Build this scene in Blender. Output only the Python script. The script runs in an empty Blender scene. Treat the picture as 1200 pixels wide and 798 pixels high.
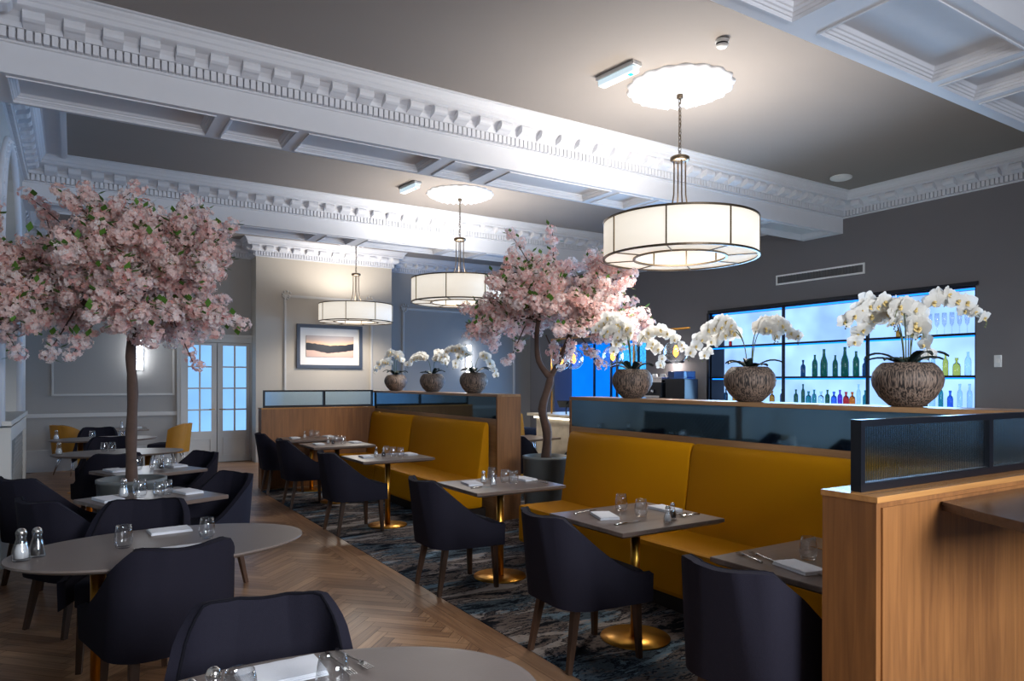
import bpy, bmesh, math, random
from mathutils import Vector, Matrix, Euler
PI = math.pi
C = bpy.context.scene.collection
R = random.Random(7)

# ------------------------------------------------------------------ colours and materials
def lin(c):
    return tuple((x / 12.92 if x <= .04045 else ((x + .055) / 1.055) ** 2.4) for x in c)
def rgb(r, g, b):
    return lin((r / 255, g / 255, b / 255)) + (1,)

def newmat(name):
    m = bpy.data.materials.new(name); m.use_nodes = True
    nt = m.node_tree
    return m, nt, nt.nodes['Principled BSDF']
def link(nt, a, b): nt.links.new(a, b)
def setp(b, **k):
    for key, v in k.items():
        b.inputs[key.replace('_', ' ')].default_value = v

def plain(name, col, rough=.5, metal=0, noise=.06, scale=6, bump=0, bscale=60, sheen=0, spec=.5, coat=0):
    m, nt, b = newmat(name)
    setp(b, Roughness=rough, Metallic=metal)
    b.inputs['Specular IOR Level'].default_value = spec
    if sheen: b.inputs['Sheen Weight'].default_value = sheen
    if coat: b.inputs['Coat Weight'].default_value = coat
    tc = nt.nodes.new('ShaderNodeTexCoord')
    n = nt.nodes.new('ShaderNodeTexNoise'); n.inputs['Scale'].default_value = scale; n.inputs['Detail'].default_value = 4
    link(nt, tc.outputs['Object'], n.inputs['Vector'])
    r = nt.nodes.new('ShaderNodeMixRGB')
    r.inputs[1].default_value = tuple(c * (1 - noise) for c in col[:3]) + (1,)
    r.inputs[2].default_value = tuple(min(1, c * (1 + noise)) for c in col[:3]) + (1,)
    link(nt, n.outputs['Fac'], r.inputs[0]); link(nt, r.outputs[0], b.inputs['Base Color'])
    if bump:
        n2 = nt.nodes.new('ShaderNodeTexNoise'); n2.inputs['Scale'].default_value = bscale; n2.inputs['Detail'].default_value = 3
        link(nt, tc.outputs['Object'], n2.inputs['Vector'])
        bp = nt.nodes.new('ShaderNodeBump'); bp.inputs['Strength'].default_value = bump; bp.inputs['Distance'].default_value = .004
        link(nt, n2.outputs['Fac'], bp.inputs['Height']); link(nt, bp.outputs[0], b.inputs['Normal'])
    return m

def wood(name, c1, c2, axis='Z', rough=.4, scale=1.0, contrast=1.0):
    """grain that runs along one axis"""
    m, nt, b = newmat(name)
    setp(b, Roughness=rough)
    tc = nt.nodes.new('ShaderNodeTexCoord'); mp = nt.nodes.new('ShaderNodeMapping')
    s = {'X': (.7, 14, 14), 'Y': (14, .7, 14), 'Z': (14, 14, .7)}[axis]
    mp.inputs['Scale'].default_value = tuple(v * scale for v in s)
    link(nt, tc.outputs['Object'], mp.inputs['Vector'])
    n = nt.nodes.new('ShaderNodeTexNoise'); n.inputs['Scale'].default_value = 1.3; n.inputs['Detail'].default_value = 6; n.inputs['Distortion'].default_value = .6
    link(nt, mp.outputs[0], n.inputs['Vector'])
    mp2 = nt.nodes.new('ShaderNodeMapping'); s2 = {'X': (.5, 3, 3), 'Y': (3, .5, 3), 'Z': (3, 3, .5)}[axis]
    mp2.inputs['Scale'].default_value = s2
    link(nt, tc.outputs['Object'], mp2.inputs['Vector'])
    n2 = nt.nodes.new('ShaderNodeTexNoise'); n2.inputs['Scale'].default_value = 1.1; n2.inputs['Detail'].default_value = 2
    link(nt, mp2.outputs[0], n2.inputs['Vector'])
    mx = nt.nodes.new('ShaderNodeMath'); mx.operation = 'ADD'
    link(nt, n.outputs['Fac'], mx.inputs[0]); link(nt, n2.outputs['Fac'], mx.inputs[1])
    cr = nt.nodes.new('ShaderNodeValToRGB')
    cr.color_ramp.elements[0].position = .75; cr.color_ramp.elements[0].color = c1
    cr.color_ramp.elements[1].position = 1.25 if contrast < 1 else 1.15; cr.color_ramp.elements[1].color = c2
    mm = nt.nodes.new('ShaderNodeMath'); mm.operation = 'MULTIPLY'; mm.inputs[1].default_value = .5
    link(nt, mx.outputs[0], mm.inputs[0])
    cr.color_ramp.elements[0].position = .38; cr.color_ramp.elements[1].position = .62
    link(nt, mm.outputs[0], cr.inputs[0]); link(nt, cr.outputs[0], b.inputs['Base Color'])
    bp = nt.nodes.new('ShaderNodeBump'); bp.inputs['Strength'].default_value = .15; bp.inputs['Distance'].default_value = .002
    link(nt, n.outputs['Fac'], bp.inputs['Height']); link(nt, bp.outputs[0], b.inputs['Normal'])
    return m

def emit(name, col, strength, noise=0, scale=3):
    m = bpy.data.materials.new(name); m.use_nodes = True; nt = m.node_tree; nt.nodes.clear()
    o = nt.nodes.new('ShaderNodeOutputMaterial'); e = nt.nodes.new('ShaderNodeEmission')
    e.inputs[0].default_value = col; e.inputs[1].default_value = strength
    if noise:
        tc = nt.nodes.new('ShaderNodeTexCoord'); n = nt.nodes.new('ShaderNodeTexNoise'); n.inputs['Scale'].default_value = scale
        link(nt, tc.outputs['Object'], n.inputs['Vector'])
        mr = nt.nodes.new('ShaderNodeMapRange'); mr.inputs[1].default_value = .3; mr.inputs[2].default_value = .7
        mr.inputs[3].default_value = strength * (1 - noise); mr.inputs[4].default_value = strength * (1 + noise)
        link(nt, n.outputs['Fac'], mr.inputs[0]); link(nt, mr.outputs[0], e.inputs[1])
    link(nt, e.outputs[0], o.inputs[0])
    return m

def glass(name, col=(1, 1, 1, 1), rough=0.0, ior=1.45):
    m, nt, b = newmat(name)
    setp(b, Roughness=rough, IOR=ior); b.inputs['Base Color'].default_value = col
    b.inputs['Transmission Weight'].default_value = 1
    return m

def thin_glass(name, tint=(.97, .98, .99, 1)):
    m = bpy.data.materials.new(name); m.use_nodes = True; nt = m.node_tree; nt.nodes.clear()
    o = nt.nodes.new('ShaderNodeOutputMaterial'); t = nt.nodes.new('ShaderNodeBsdfTransparent'); g = nt.nodes.new('ShaderNodeBsdfGlossy'); mx = nt.nodes.new('ShaderNodeMixShader')
    t.inputs[0].default_value = tint; g.inputs['Roughness'].default_value = .02
    lw = nt.nodes.new('ShaderNodeLayerWeight'); lw.inputs[0].default_value = .5
    pw = nt.nodes.new('ShaderNodeMath'); pw.operation = 'POWER'; pw.inputs[1].default_value = 3.0; link(nt, lw.outputs['Facing'], pw.inputs[0])
    ma = nt.nodes.new('ShaderNodeMath'); ma.operation = 'MULTIPLY_ADD'; ma.inputs[1].default_value = .85; ma.inputs[2].default_value = .09; link(nt, pw.outputs[0], ma.inputs[0])
    link(nt, ma.outputs[0], mx.inputs[0]); link(nt, t.outputs[0], mx.inputs[1]); link(nt, g.outputs[0], mx.inputs[2]); link(nt, mx.outputs[0], o.inputs[0])
    return m

def lamp_shade(name, col, strength, inner=.35):
    """lit fabric: glows, and has the fabric's own weave in its colour"""
    m, nt, b = newmat(name)
    b.inputs['Base Color'].default_value = (.75, .72, .66, 1); b.inputs['Roughness'].default_value = .8
    b.inputs['Emission Color'].default_value = col; b.inputs['Emission Strength'].default_value = strength
    return m

M = {}
def build_mats():
    M['ceiling'] = plain('ceiling_paint', rgb(146, 137, 130), .85, noise=.03, scale=2)
    M['plaster'] = plain('white_plaster', rgb(212, 212, 216), .6, noise=.03, scale=8, bump=.06, bscale=25)
    M['wall_grey'] = plain('grey_wall_paint', rgb(116, 112, 113), .75, noise=.04, scale=2)
    M['wall_taupe'] = plain('taupe_wall_paint', rgb(184, 174, 160), .75, noise=.03, scale=2)
    M['wall_back'] = plain('grey_taupe_paint', rgb(160, 155, 149), .75, noise=.03, scale=2)
    M['wall_white'] = plain('off_white_joinery', rgb(190, 188, 184), .5, noise=.03, scale=3)
    M['moulding'] = plain('moulding_paint', rgb(196, 192, 186), .5, noise=.02)
    M['oak'] = wood('oak_veneer', rgb(110, 70, 36), rgb(140, 93, 50), 'Z', .45, scale=2.6)
    M['oak_y'] = wood('oak_strip', rgb(128, 92, 60), rgb(172, 132, 92), 'Y', .38)
    M['oak_x'] = wood('oak_ledge', rgb(136, 92, 50), rgb(184, 134, 80), 'X', .22)
    M['tabletop'] = wood('grey_brown_tabletop', rgb(100, 86, 79), rgb(132, 117, 109), 'X', .28, contrast=.6)
    M['ovaltop'] = plain('grey_laminate', rgb(112, 102, 97), .34, spec=.35, noise=.10, scale=5, bump=.05, bscale=120)
    M['leg'] = wood('walnut_leg', rgb(52, 36, 26), rgb(86, 60, 44), 'Z', .45)
    M['trunk'] = plain('bark', rgb(84, 64, 54), .85, noise=.35, scale=14, bump=.8, bscale=22)
    M['brass'] = plain('brushed_brass', rgb(206, 150, 62), .3, 1, noise=.08, scale=20)
    M['nickel'] = plain('bronze_nickel', rgb(112, 98, 82), .35, 1, noise=.05)
    M['gold'] = plain('gold_tube', rgb(210, 152, 76), .3, 1)
    M['steel'] = plain('steel', rgb(200, 200, 204), .2, 1, noise=.03)
    M['black'] = plain('black_metal', rgb(16, 19, 27), .28, .2, noise=.05)
    M['shelf'] = plain('blackened_shelf', rgb(22, 26, 34), .4, .4)
    M['navy'] = plain('navy_fabric', rgb(33, 32, 43), .8, noise=.12, scale=90, bump=.25, bscale=400, spec=.12)
    M['navy_in'] = plain('navy_seat_fabric', rgb(34, 33, 44), .8, noise=.12, scale=90, bump=.25, bscale=400, spec=.12)
    M['piping'] = plain('dark_piping', rgb(16, 16, 23), .8, spec=.1)
    M['mustard'] = plain('mustard_leather', rgb(192, 129, 0), .65, spec=.12, noise=.05, scale=3, bump=.12, bscale=160)
    M['mustard_dark'] = plain('mustard_fabric', rgb(170, 116, 20), .6, noise=.06, scale=8)
    M['plinth'] = plain('dark_plinth', rgb(40, 32, 28), .5)
    M['pot_grey'] = plain('grey_planter', rgb(100, 104, 104), .55, noise=.05)
    M['soil'] = plain('dark_soil', rgb(46, 38, 34), .95, noise=.4, scale=40, bump=1, bscale=60)
    M['petal'] = plain('orchid_petal', rgb(240, 238, 232), .5, noise=.02, scale=30)
    M['petal_c'] = plain('orchid_heart', rgb(222, 196, 130), .5)
    M['stem'] = plain('orchid_stem', rgb(92, 104, 62), .5)
    M['leaf_dark'] = plain('orchid_leaf', rgb(36, 48, 44), .4, noise=.15, scale=9)
    M['leaf'] = plain('green_leaf', rgb(76, 118, 38), .5, noise=.3, scale=9)
    for i, c in enumerate(((250, 228, 224), (246, 212, 206), (252, 240, 238), (232, 180, 176))):
        M['pink%d' % i] = plain('blossom_pink_%d' % i, rgb(*c), .7, noise=.06, scale=20)
    for k_ in ('pink0', 'pink1', 'pink2', 'pink3', 'petal'):   # thin petals let some light through
        nt = M[k_].node_tree; b = nt.nodes['Principled BSDF']; tr = nt.nodes.new('ShaderNodeBsdfTranslucent'); mx = nt.nodes.new('ShaderNodeMixShader'); mx.inputs[0].default_value = .5
        link(nt, b.inputs['Base Color'].links[0].from_socket, tr.inputs[0]); link(nt, b.outputs[0], mx.inputs[1]); link(nt, tr.outputs[0], mx.inputs[2])
        link(nt, mx.outputs[0], nt.nodes['Material Output'].inputs[0])
    M['heart'] = plain('blossom_heart', rgb(216, 150, 84), .7)
    M['napkin'] = plain('white_linen', rgb(226, 228, 234), .8, noise=.02, bump=.3, bscale=200)
    M['glass'] = thin_glass('clear_glass')
    M['silver'] = plain('cutlery_steel', rgb(196, 194, 190), .18, 1, noise=.02)
    M['salt'] = plain('salt', rgb(226, 226, 226), .8)
    M['pepper'] = plain('pepper', rgb(34, 28, 26), .8)
    M['shade'] = lamp_shade('lit_shade', rgb(255, 244, 226), .46)
    M['diffuser'] = lamp_shade('lit_diffuser', rgb(255, 244, 226), .46)
    M['niche'] = emit('backlit_bar_panel', rgb(148, 190, 255), 1.05, noise=.25, scale=1.8)
    M['alcove'] = emit('blue_lit_panel', rgb(6, 110, 230), 1.0, noise=.1, scale=1.5)
    M['alcove2'] = emit('cyan_lit_panel', rgb(60, 160, 240), 1.1, noise=.45, scale=22)
    M['led'] = emit('blue_led_strip', rgb(10, 120, 255), 2.2)
    M['sky'] = emit('dusk_pane', rgb(134, 190, 250), .85, noise=.15, scale=.9)
    M['sconce'] = emit('sconce_light', rgb(236, 244, 255), 15)
    M['filament'] = emit('amber_filament', rgb(255, 160, 50), 7)
    M['strip'] = emit('counter_light', rgb(255, 250, 236), 2.2)
    M['display'] = emit('blue_display', rgb(40, 70, 255), 2)
    M['green_led'] = emit('green_led', rgb(60, 240, 200), 1.5)
    M['em_light'] = lamp_shade('emergency_lens', rgb(200, 235, 255), .45)
    M['marble'] = plain('beige_marble', rgb(186, 172, 150), .35, noise=.35, scale=9)
    M['mount'] = plain('picture_mount', rgb(226, 222, 216), .7)
    M['picframe'] = plain('blue_grey_frame', rgb(66, 74, 88), .4)
    M['vent'] = plain('vent_white', rgb(236, 234, 230), .5)
    M['vent_dark'] = plain('vent_dark', rgb(96, 94, 94), .6)
    M['plastic'] = plain('white_plastic', rgb(226, 226, 224), .35)
    M['screen_dark'] = plain('dark_screen', rgb(14, 18, 24), .15)
    M['lattice'] = plain('lattice_metal', rgb(130, 132, 132), .5)
    for n, c in (('green', (24, 84, 62)), ('teal', (30, 130, 128)), ('clear', (200, 226, 236)), ('purple', (90, 50, 170)), ('red', (200, 40, 40)),
                 ('orange', (226, 110, 30)), ('blue', (40, 100, 190)), ('amber', (190, 120, 40)), ('yellow', (200, 190, 80)), ('dark', (20, 60, 80))):
        M['b_' + n] = glass('bottle_' + n, rgb(*c), .12)
    # tinted mirror behind the banquettes
    m, nt, b = newmat('smoked_mirror'); b.inputs['Base Color'].default_value = (.18, .28, .34, 1); setp(b, Metallic=1, Roughness=.04); M['mirror'] = m
    # reeded glass, with the bar's blue light put into its tint
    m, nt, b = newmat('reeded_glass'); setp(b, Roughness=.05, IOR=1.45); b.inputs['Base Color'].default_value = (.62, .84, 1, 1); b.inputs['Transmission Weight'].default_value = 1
    tc = nt.nodes.new('ShaderNodeTexCoord'); w = nt.nodes.new('ShaderNodeTexWave'); w.wave_type = 'BANDS'; w.bands_direction = 'X'; w.inputs['Scale'].default_value = 22
    link(nt, tc.outputs['Object'], w.inputs['Vector']); bp = nt.nodes.new('ShaderNodeBump'); bp.inputs['Strength'].default_value = .6; bp.inputs['Distance'].default_value = .01
    link(nt, w.outputs['Fac'], bp.inputs['Height']); M['reeded'] = m
    # carved bark bowls
    m, nt, b = newmat('carved_bowl'); setp(b, Roughness=.6)
    tc = nt.nodes.new('ShaderNodeTexCoord'); mp = nt.nodes.new('ShaderNodeMapping'); mp.inputs['Scale'].default_value = (1, 1, .04)
    link(nt, tc.outputs['Object'], mp.inputs['Vector'])
    n = nt.nodes.new('ShaderNodeTexNoise'); n.inputs['Scale'].default_value = 120; n.inputs['Detail'].default_value = 3; link(nt, mp.outputs[0], n.inputs['Vector'])
    cr = nt.nodes.new('ShaderNodeValToRGB'); cr.color_ramp.elements[0].position = .40; cr.color_ramp.elements[0].color = rgb(30, 25, 24)
    cr.color_ramp.elements[1].position = .60; cr.color_ramp.elements[1].color = rgb(132, 112, 98)
    link(nt, n.outputs['Fac'], cr.inputs[0]); link(nt, cr.outputs[0], b.inputs['Base Color'])
    bp = nt.nodes.new('ShaderNodeBump'); bp.inputs['Strength'].default_value = .9; bp.inputs['Distance'].default_value = .006
    link(nt, n.outputs['Fac'], bp.inputs['Height']); link(nt, bp.outputs[0], b.inputs['Normal']); M['bowl'] = m
    # herringbone planks: per-plank tone from a face attribute, grain along the plank from its UV
    m, nt, b = newmat('herringbone_oak'); setp(b, Roughness=.32)
    at = nt.nodes.new('ShaderNodeAttribute'); at.attribute_name = 'tone'
    uv = nt.nodes.new('ShaderNodeUVMap'); mp = nt.nodes.new('ShaderNodeMapping'); mp.inputs['Scale'].default_value = (2.2, 40, 1)
    link(nt, uv.outputs[0], mp.inputs['Vector'])
    n = nt.nodes.new('ShaderNodeTexNoise'); n.inputs['Scale'].default_value = 1; n.inputs['Detail'].default_value = 5; n.inputs['Distortion'].default_value = .8
    link(nt, mp.outputs[0], n.inputs['Vector'])
    a = nt.nodes.new('ShaderNodeMath'); a.operation = 'MULTIPLY_ADD'; a.inputs[1].default_value = .38
    link(nt, at.outputs['Fac'], a.inputs[0]); 
    a2 = nt.nodes.new('ShaderNodeMath'); a2.operation = 'MULTIPLY'; a2.inputs[1].default_value = .75; link(nt, n.outputs['Fac'], a2.inputs[0])
    link(nt, a2.outputs[0], a.inputs[2])
    cr = nt.nodes.new('ShaderNodeValToRGB'); e = cr.color_ramp.elements
    e[0].position = .12; e[0].color = rgb(92, 66, 48); e[1].position = .85; e[1].color = rgb(178, 140, 106)
    x = e.new(.5); x.color = rgb(134, 100, 74)
    link(nt, a.outputs[0], cr.inputs[0]); link(nt, cr.outputs[0], b.inputs['Base Color'])
    bp = nt.nodes.new('ShaderNodeBump'); bp.inputs['Strength'].default_value = .35; bp.inputs['Distance'].default_value = .002
    link(nt, n.outputs['Fac'], bp.inputs['Height']); link(nt, bp.outputs[0], b.inputs['Normal']); M['floor'] = m
    M['floor_gap'] = plain('floor_gap', rgb(48, 36, 28), .7)
    # distressed carpet
    m, nt, b = newmat('distressed_carpet'); setp(b, Roughness=.95)
    b.inputs['Specular IOR Level'].default_value = .1
    tc = nt.nodes.new('ShaderNodeTexCoord')
    def nz(scale, sc, det, dist=0, rot=0):
        mp = nt.nodes.new('ShaderNodeMapping'); mp.inputs['Scale'].default_value = sc; mp.inputs['Rotation'].default_value = (0, 0, rot)
        link(nt, tc.outputs['Object'], mp.inputs['Vector'])
        n = nt.nodes.new('ShaderNodeTexNoise'); n.inputs['Scale'].default_value = scale; n.inputs['Detail'].default_value = det; n.inputs['Distortion'].default_value = dist
        n.inputs['Roughness'].default_value = .65
        link(nt, mp.outputs[0], n.inputs['Vector']); return n
    n1 = nz(1.0, (2.0, 5.6, 1), 10, .5, .12); n2 = nz(1.0, (1.1, 2.6, 1), 5, .3, -.1); n3 = nz(34, (1, 1.6, 1), 3)
    cr = nt.nodes.new('ShaderNodeValToRGB'); e = cr.color_ramp.elements
    e[0].position = .34; e[0].color = rgb(14, 16, 22); e[1].position = .66; e[1].color = rgb(168, 160, 154)
    for p, c in ((.42, (22, 26, 34)), (.445, (98, 88, 84)), (.50, (122, 110, 104)), (.52, (40, 40, 46)), (.54, (30, 32, 40)), (.56, (150, 140, 134))):
        x = e.new(p); x.color = rgb(*c)
    add = nt.nodes.new('ShaderNodeMath'); add.operation = 'MULTIPLY_ADD'; add.inputs[1].default_value = .16
    link(nt, n3.outputs['Fac'], add.inputs[0])
    sb = nt.nodes.new('ShaderNodeMath'); sb.operation = 'SUBTRACT'; sb.inputs[1].default_value = .08; link(nt, n1.outputs['Fac'], sb.inputs[0])
    link(nt, sb.outputs[0], add.inputs[2]); link(nt, add.outputs[0], cr.inputs[0])
    cr2 = nt.nodes.new('ShaderNodeValToRGB'); e = cr2.color_ramp.elements
    e[0].position = .50; e[0].color = (0, 0, 0, 1); e[1].position = .56; e[1].color = (1, 1, 1, 1)
    add2 = nt.nodes.new('ShaderNodeMath'); add2.operation = 'MULTIPLY_ADD'; add2.inputs[1].default_value = .2
    link(nt, n3.outputs['Fac'], add2.inputs[0])
    sb2 = nt.nodes.new('ShaderNodeMath'); sb2.operation = 'SUBTRACT'; sb2.inputs[1].default_value = .1; link(nt, n2.outputs['Fac'], sb2.inputs[0])
    link(nt, sb2.outputs[0], add2.inputs[2]); link(nt, add2.outputs[0], cr2.inputs[0])
    blue = nt.nodes.new('ShaderNodeMixRGB'); blue.blend_type = 'MIX'
    tint = nt.nodes.new('ShaderNodeMixRGB'); tint.blend_type = 'MULTIPLY'; tint.inputs[0].default_value = 1; tint.inputs[2].default_value = (.30, .66, 1.0, 1)
    link(nt, cr.outputs[0], tint.inputs[1])
    mu = nt.nodes.new('ShaderNodeMath'); mu.operation = 'MULTIPLY'; mu.inputs[1].default_value = .85; link(nt, cr2.outputs[0], mu.inputs[0])
    link(nt, mu.outputs[0], blue.inputs[0]); link(nt, cr.outputs[0], blue.inputs[1]); link(nt, tint.outputs[0], blue.inputs[2])
    link(nt, blue.outputs[0], b.inputs['Base Color'])
    bp = nt.nodes.new('ShaderNodeBump'); bp.inputs['Strength'].default_value = .5; bp.inputs['Distance'].default_value = .004
    link(nt, n3.outputs['Fac'], bp.inputs['Height']); link(nt, bp.outputs[0], b.inputs['Normal']); M['carpet'] = m
    # the framed photograph: sunset over a lake between dark hills
    m, nt, b = newmat('lake_print'); setp(b, Roughness=.35)
    tc = nt.nodes.new('ShaderNodeTexCoord'); sp = nt.nodes.new('ShaderNodeSeparateXYZ'); link(nt, tc.outputs['Object'], sp.inputs[0])
    cr = nt.nodes.new('ShaderNodeValToRGB'); cr.color_ramp.interpolation = 'LINEAR'; e = cr.color_ramp.elements
    e[0].position = 0; e[0].color = rgb(150, 132, 128); e[1].position = 1; e[1].color = rgb(166, 158, 160)
    for p, c in ((.22, (196, 164, 150)), (.395, (206, 172, 156)), (.415, (30, 32, 40)), (.655, (34, 36, 44)), (.67, (232, 186, 146)), (.8, (190, 168, 158))):
        x = e.new(p); x.color = rgb(*c)
    nn = nt.nodes.new('ShaderNodeTexNoise'); nn.inputs['Scale'].default_value = 5; link(nt, tc.outputs['Object'], nn.inputs['Vector'])
    ab = nt.nodes.new('ShaderNodeMath'); ab.operation = 'ABSOLUTE'; link(nt, sp.outputs['X'], ab.inputs[0])
    v1 = nt.nodes.new('ShaderNodeMath'); v1.operation = 'MULTIPLY_ADD'; v1.inputs[1].default_value = 1.75; v1.inputs[2].default_value = .58; link(nt, sp.outputs['Z'], v1.inputs[0])
    v2 = nt.nodes.new('ShaderNodeMath'); v2.operation = 'MULTIPLY_ADD'; v2.inputs[1].default_value = -.22; link(nt, ab.outputs[0], v2.inputs[0]); link(nt, v1.outputs[0], v2.inputs[2])
    v3 = nt.nodes.new('ShaderNodeMath'); v3.operation = 'MULTIPLY_ADD'; v3.inputs[1].default_value = .12; link(nt, nn.outputs['Fac'], v3.inputs[0]); link(nt, v2.outputs[0], v3.inputs[2])
    link(nt, v3.outputs[0], cr.inputs[0]); link(nt, cr.outputs[0], b.inputs['Base Color']); M['print'] = m
build_mats()

# ------------------------------------------------------------------ mesh helpers
class MB:
    def __init__(s): s.v = []; s.f = []; s.mi = []; s.sm = []
    def add(s, vs, fs, mi=0, smooth=False):
        o = len(s.v); s.v += [tuple(v) for v in vs]
        for f in fs: s.f.append([i + o for i in f]); s.mi.append(mi); s.sm.append(smooth)
        return s
    def box(s, x0, x1, y0, y1, z0, z1, mi=0, bev=0):
        if bev:
            b = bev
            bm = bmesh.new(); bmesh.ops.create_cube(bm, size=1)
            for v in bm.verts: v.co = Vector((x0 if v.co.x < 0 else x1, y0 if v.co.y < 0 else y1, z0 if v.co.z < 0 else z1))
            bmesh.ops.bevel(bm, geom=list(bm.edges), offset=b, segments=2, affect='EDGES', profile=.6)
            bm.verts.index_update()
            s.add([v.co[:] for v in bm.verts], [[v.index for v in f.verts] for f in bm.faces], mi, False); bm.free(); return s
        v = [(x0, y0, z0), (x1, y0, z0), (x1, y1, z0), (x0, y1, z0), (x0, y0, z1), (x1, y0, z1), (x1, y1, z1), (x0, y1, z1)]
        return s.add(v, [(3, 2, 1, 0), (4, 5, 6, 7), (0, 1, 5, 4), (1, 2, 6, 5), (2, 3, 7, 6), (3, 0, 4, 7)], mi)
    def lathe(s, prof, seg=24, mi=0, c=(0, 0, 0), smooth=True, closed=False, mat=None, sx=1, sy=1):
        vs = []; n = len(prof)
        for i in range(seg):
            a = 2 * PI * i / seg
            for r, z in prof:
                p = Vector((c[0] + r * math.cos(a) * sx, c[1] + r * math.sin(a) * sy, c[2] + z))
                vs.append(mat @ p if mat else p)
        fs = []
        for i in range(seg):
            j = (i + 1) % seg
            for k in range(n - 1 if not closed else n):
                k2 = (k + 1) % n
                fs.append((i * n + k, j * n + k, j * n + k2, i * n + k2))
        return s.add(vs, fs, mi, smooth)
    def tube(s, pts, rad, seg=8, mi=0, smooth=True, cap=True):
        pts = [Vector(p) for p in pts]; n = len(pts)
        rad = rad if isinstance(rad, (list, tuple)) else [rad] * n
        up = Vector((0, 0, 1)); vs = []
        prev = None
        for i, p in enumerate(pts):
            t = (pts[min(i + 1, n - 1)] - pts[max(i - 1, 0)]).normalized()
            if prev is None:
                a = up.cross(t)
                if a.length < 1e-3: a = Vector((1, 0, 0)).cross(t)
            else:
                a = prev - t * prev.dot(t)
                if a.length < 1e-4: a = up.cross(t)
            a.normalize(); prev = a; b = t.cross(a)
            for k in range(seg):
                an = 2 * PI * k / seg
                vs.append(p + (a * math.cos(an) + b * math.sin(an)) * rad[i])
        fs = []
        for i in range(n - 1):
            for k in range(seg):
                k2 = (k + 1) % seg
                fs.append((i * seg + k, i * seg + k2, (i + 1) * seg + k2, (i + 1) * seg + k))
        s.add(vs, fs, mi, smooth)
        if cap:
            o = len(s.v) - len(vs)
            s.f.append([o + k for k in range(seg)][::-1]); s.mi.append(mi); s.sm.append(False)
            s.f.append([o + (n - 1) * seg + k for k in range(seg)]); s.mi.append(mi); s.sm.append(False)
        return s
    def prism(s, poly, z0, z1, mi=0):
        n = len(poly)
        vs = [(x, y, z0) for x, y in poly] + [(x, y, z1) for x, y in poly]
        fs = [tuple(range(n))[::-1], tuple(range(n, 2 * n))] + [(i, (i + 1) % n, (i + 1) % n + n, i + n) for i in range(n)]
        return s.add(vs, fs, mi)
    def build(s, name, mats, parent=None):
        me = bpy.data.meshes.new(name); me.from_pydata(s.v, [], s.f)
        mats = mats if isinstance(mats, (list, tuple)) else [mats]
        for m in mats: me.materials.append(m)
        me.polygons.foreach_set('material_index', s.mi); me.polygons.foreach_set('use_smooth', s.sm)
        me.update()
        o = bpy.data.objects.new(name, me); C.objects.link(o)
        if parent: o.parent = parent
        return o

def thing(name, label, cat, loc=(0, 0, 0), rz=0, group=None):
    o = bpy.data.objects.new(name, None); C.objects.link(o); o.empty_display_size = .1
    o.location = loc; o.rotation_euler = (0, 0, rz); o['label'] = label; o['category'] = cat
    if group: o['group'] = group
    return o
def tag(o, label, cat, group=None, loc=None, rz=None):
    o['label'] = label; o['category'] = cat
    if group: o['group'] = group
    if loc is not None: o.location = loc
    if rz is not None: o.rotation_euler = (0, 0, rz)
    return o
def struct(o, label=None):
    o['kind'] = 'structure'
    if label: o['label'] = label
    return o
def kids(o): return [c for c in C.objects if c.parent == o]
def dup(root, loc, rz=None, label=None, group=None):
    cm = {}
    for c in C.objects:
        if c.parent: cm.setdefault(c.parent.name, []).append(c)
    def rec(o, par):
        n = o.copy(); C.objects.link(n)
        if par: n.parent = par
        for ch in cm.get(o.name, []): rec(ch, n)
        return n
    r = rec(root, None); r.location = loc
    if rz is not None: r.rotation_euler = (0, 0, rz)
    if label: r['label'] = label
    if group: r['group'] = group
    return r

# ------------------------------------------------------------------ dimensions of the room
ZC = 4.40; XL = -.55; XR = 9.8; YB = 14.75; YF = -2.4; XLB = -.80
BEAMS = [(2.03, 2.85), (6.25, 6.92), (10.50, 11.17)]
ZS = 3.84

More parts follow.
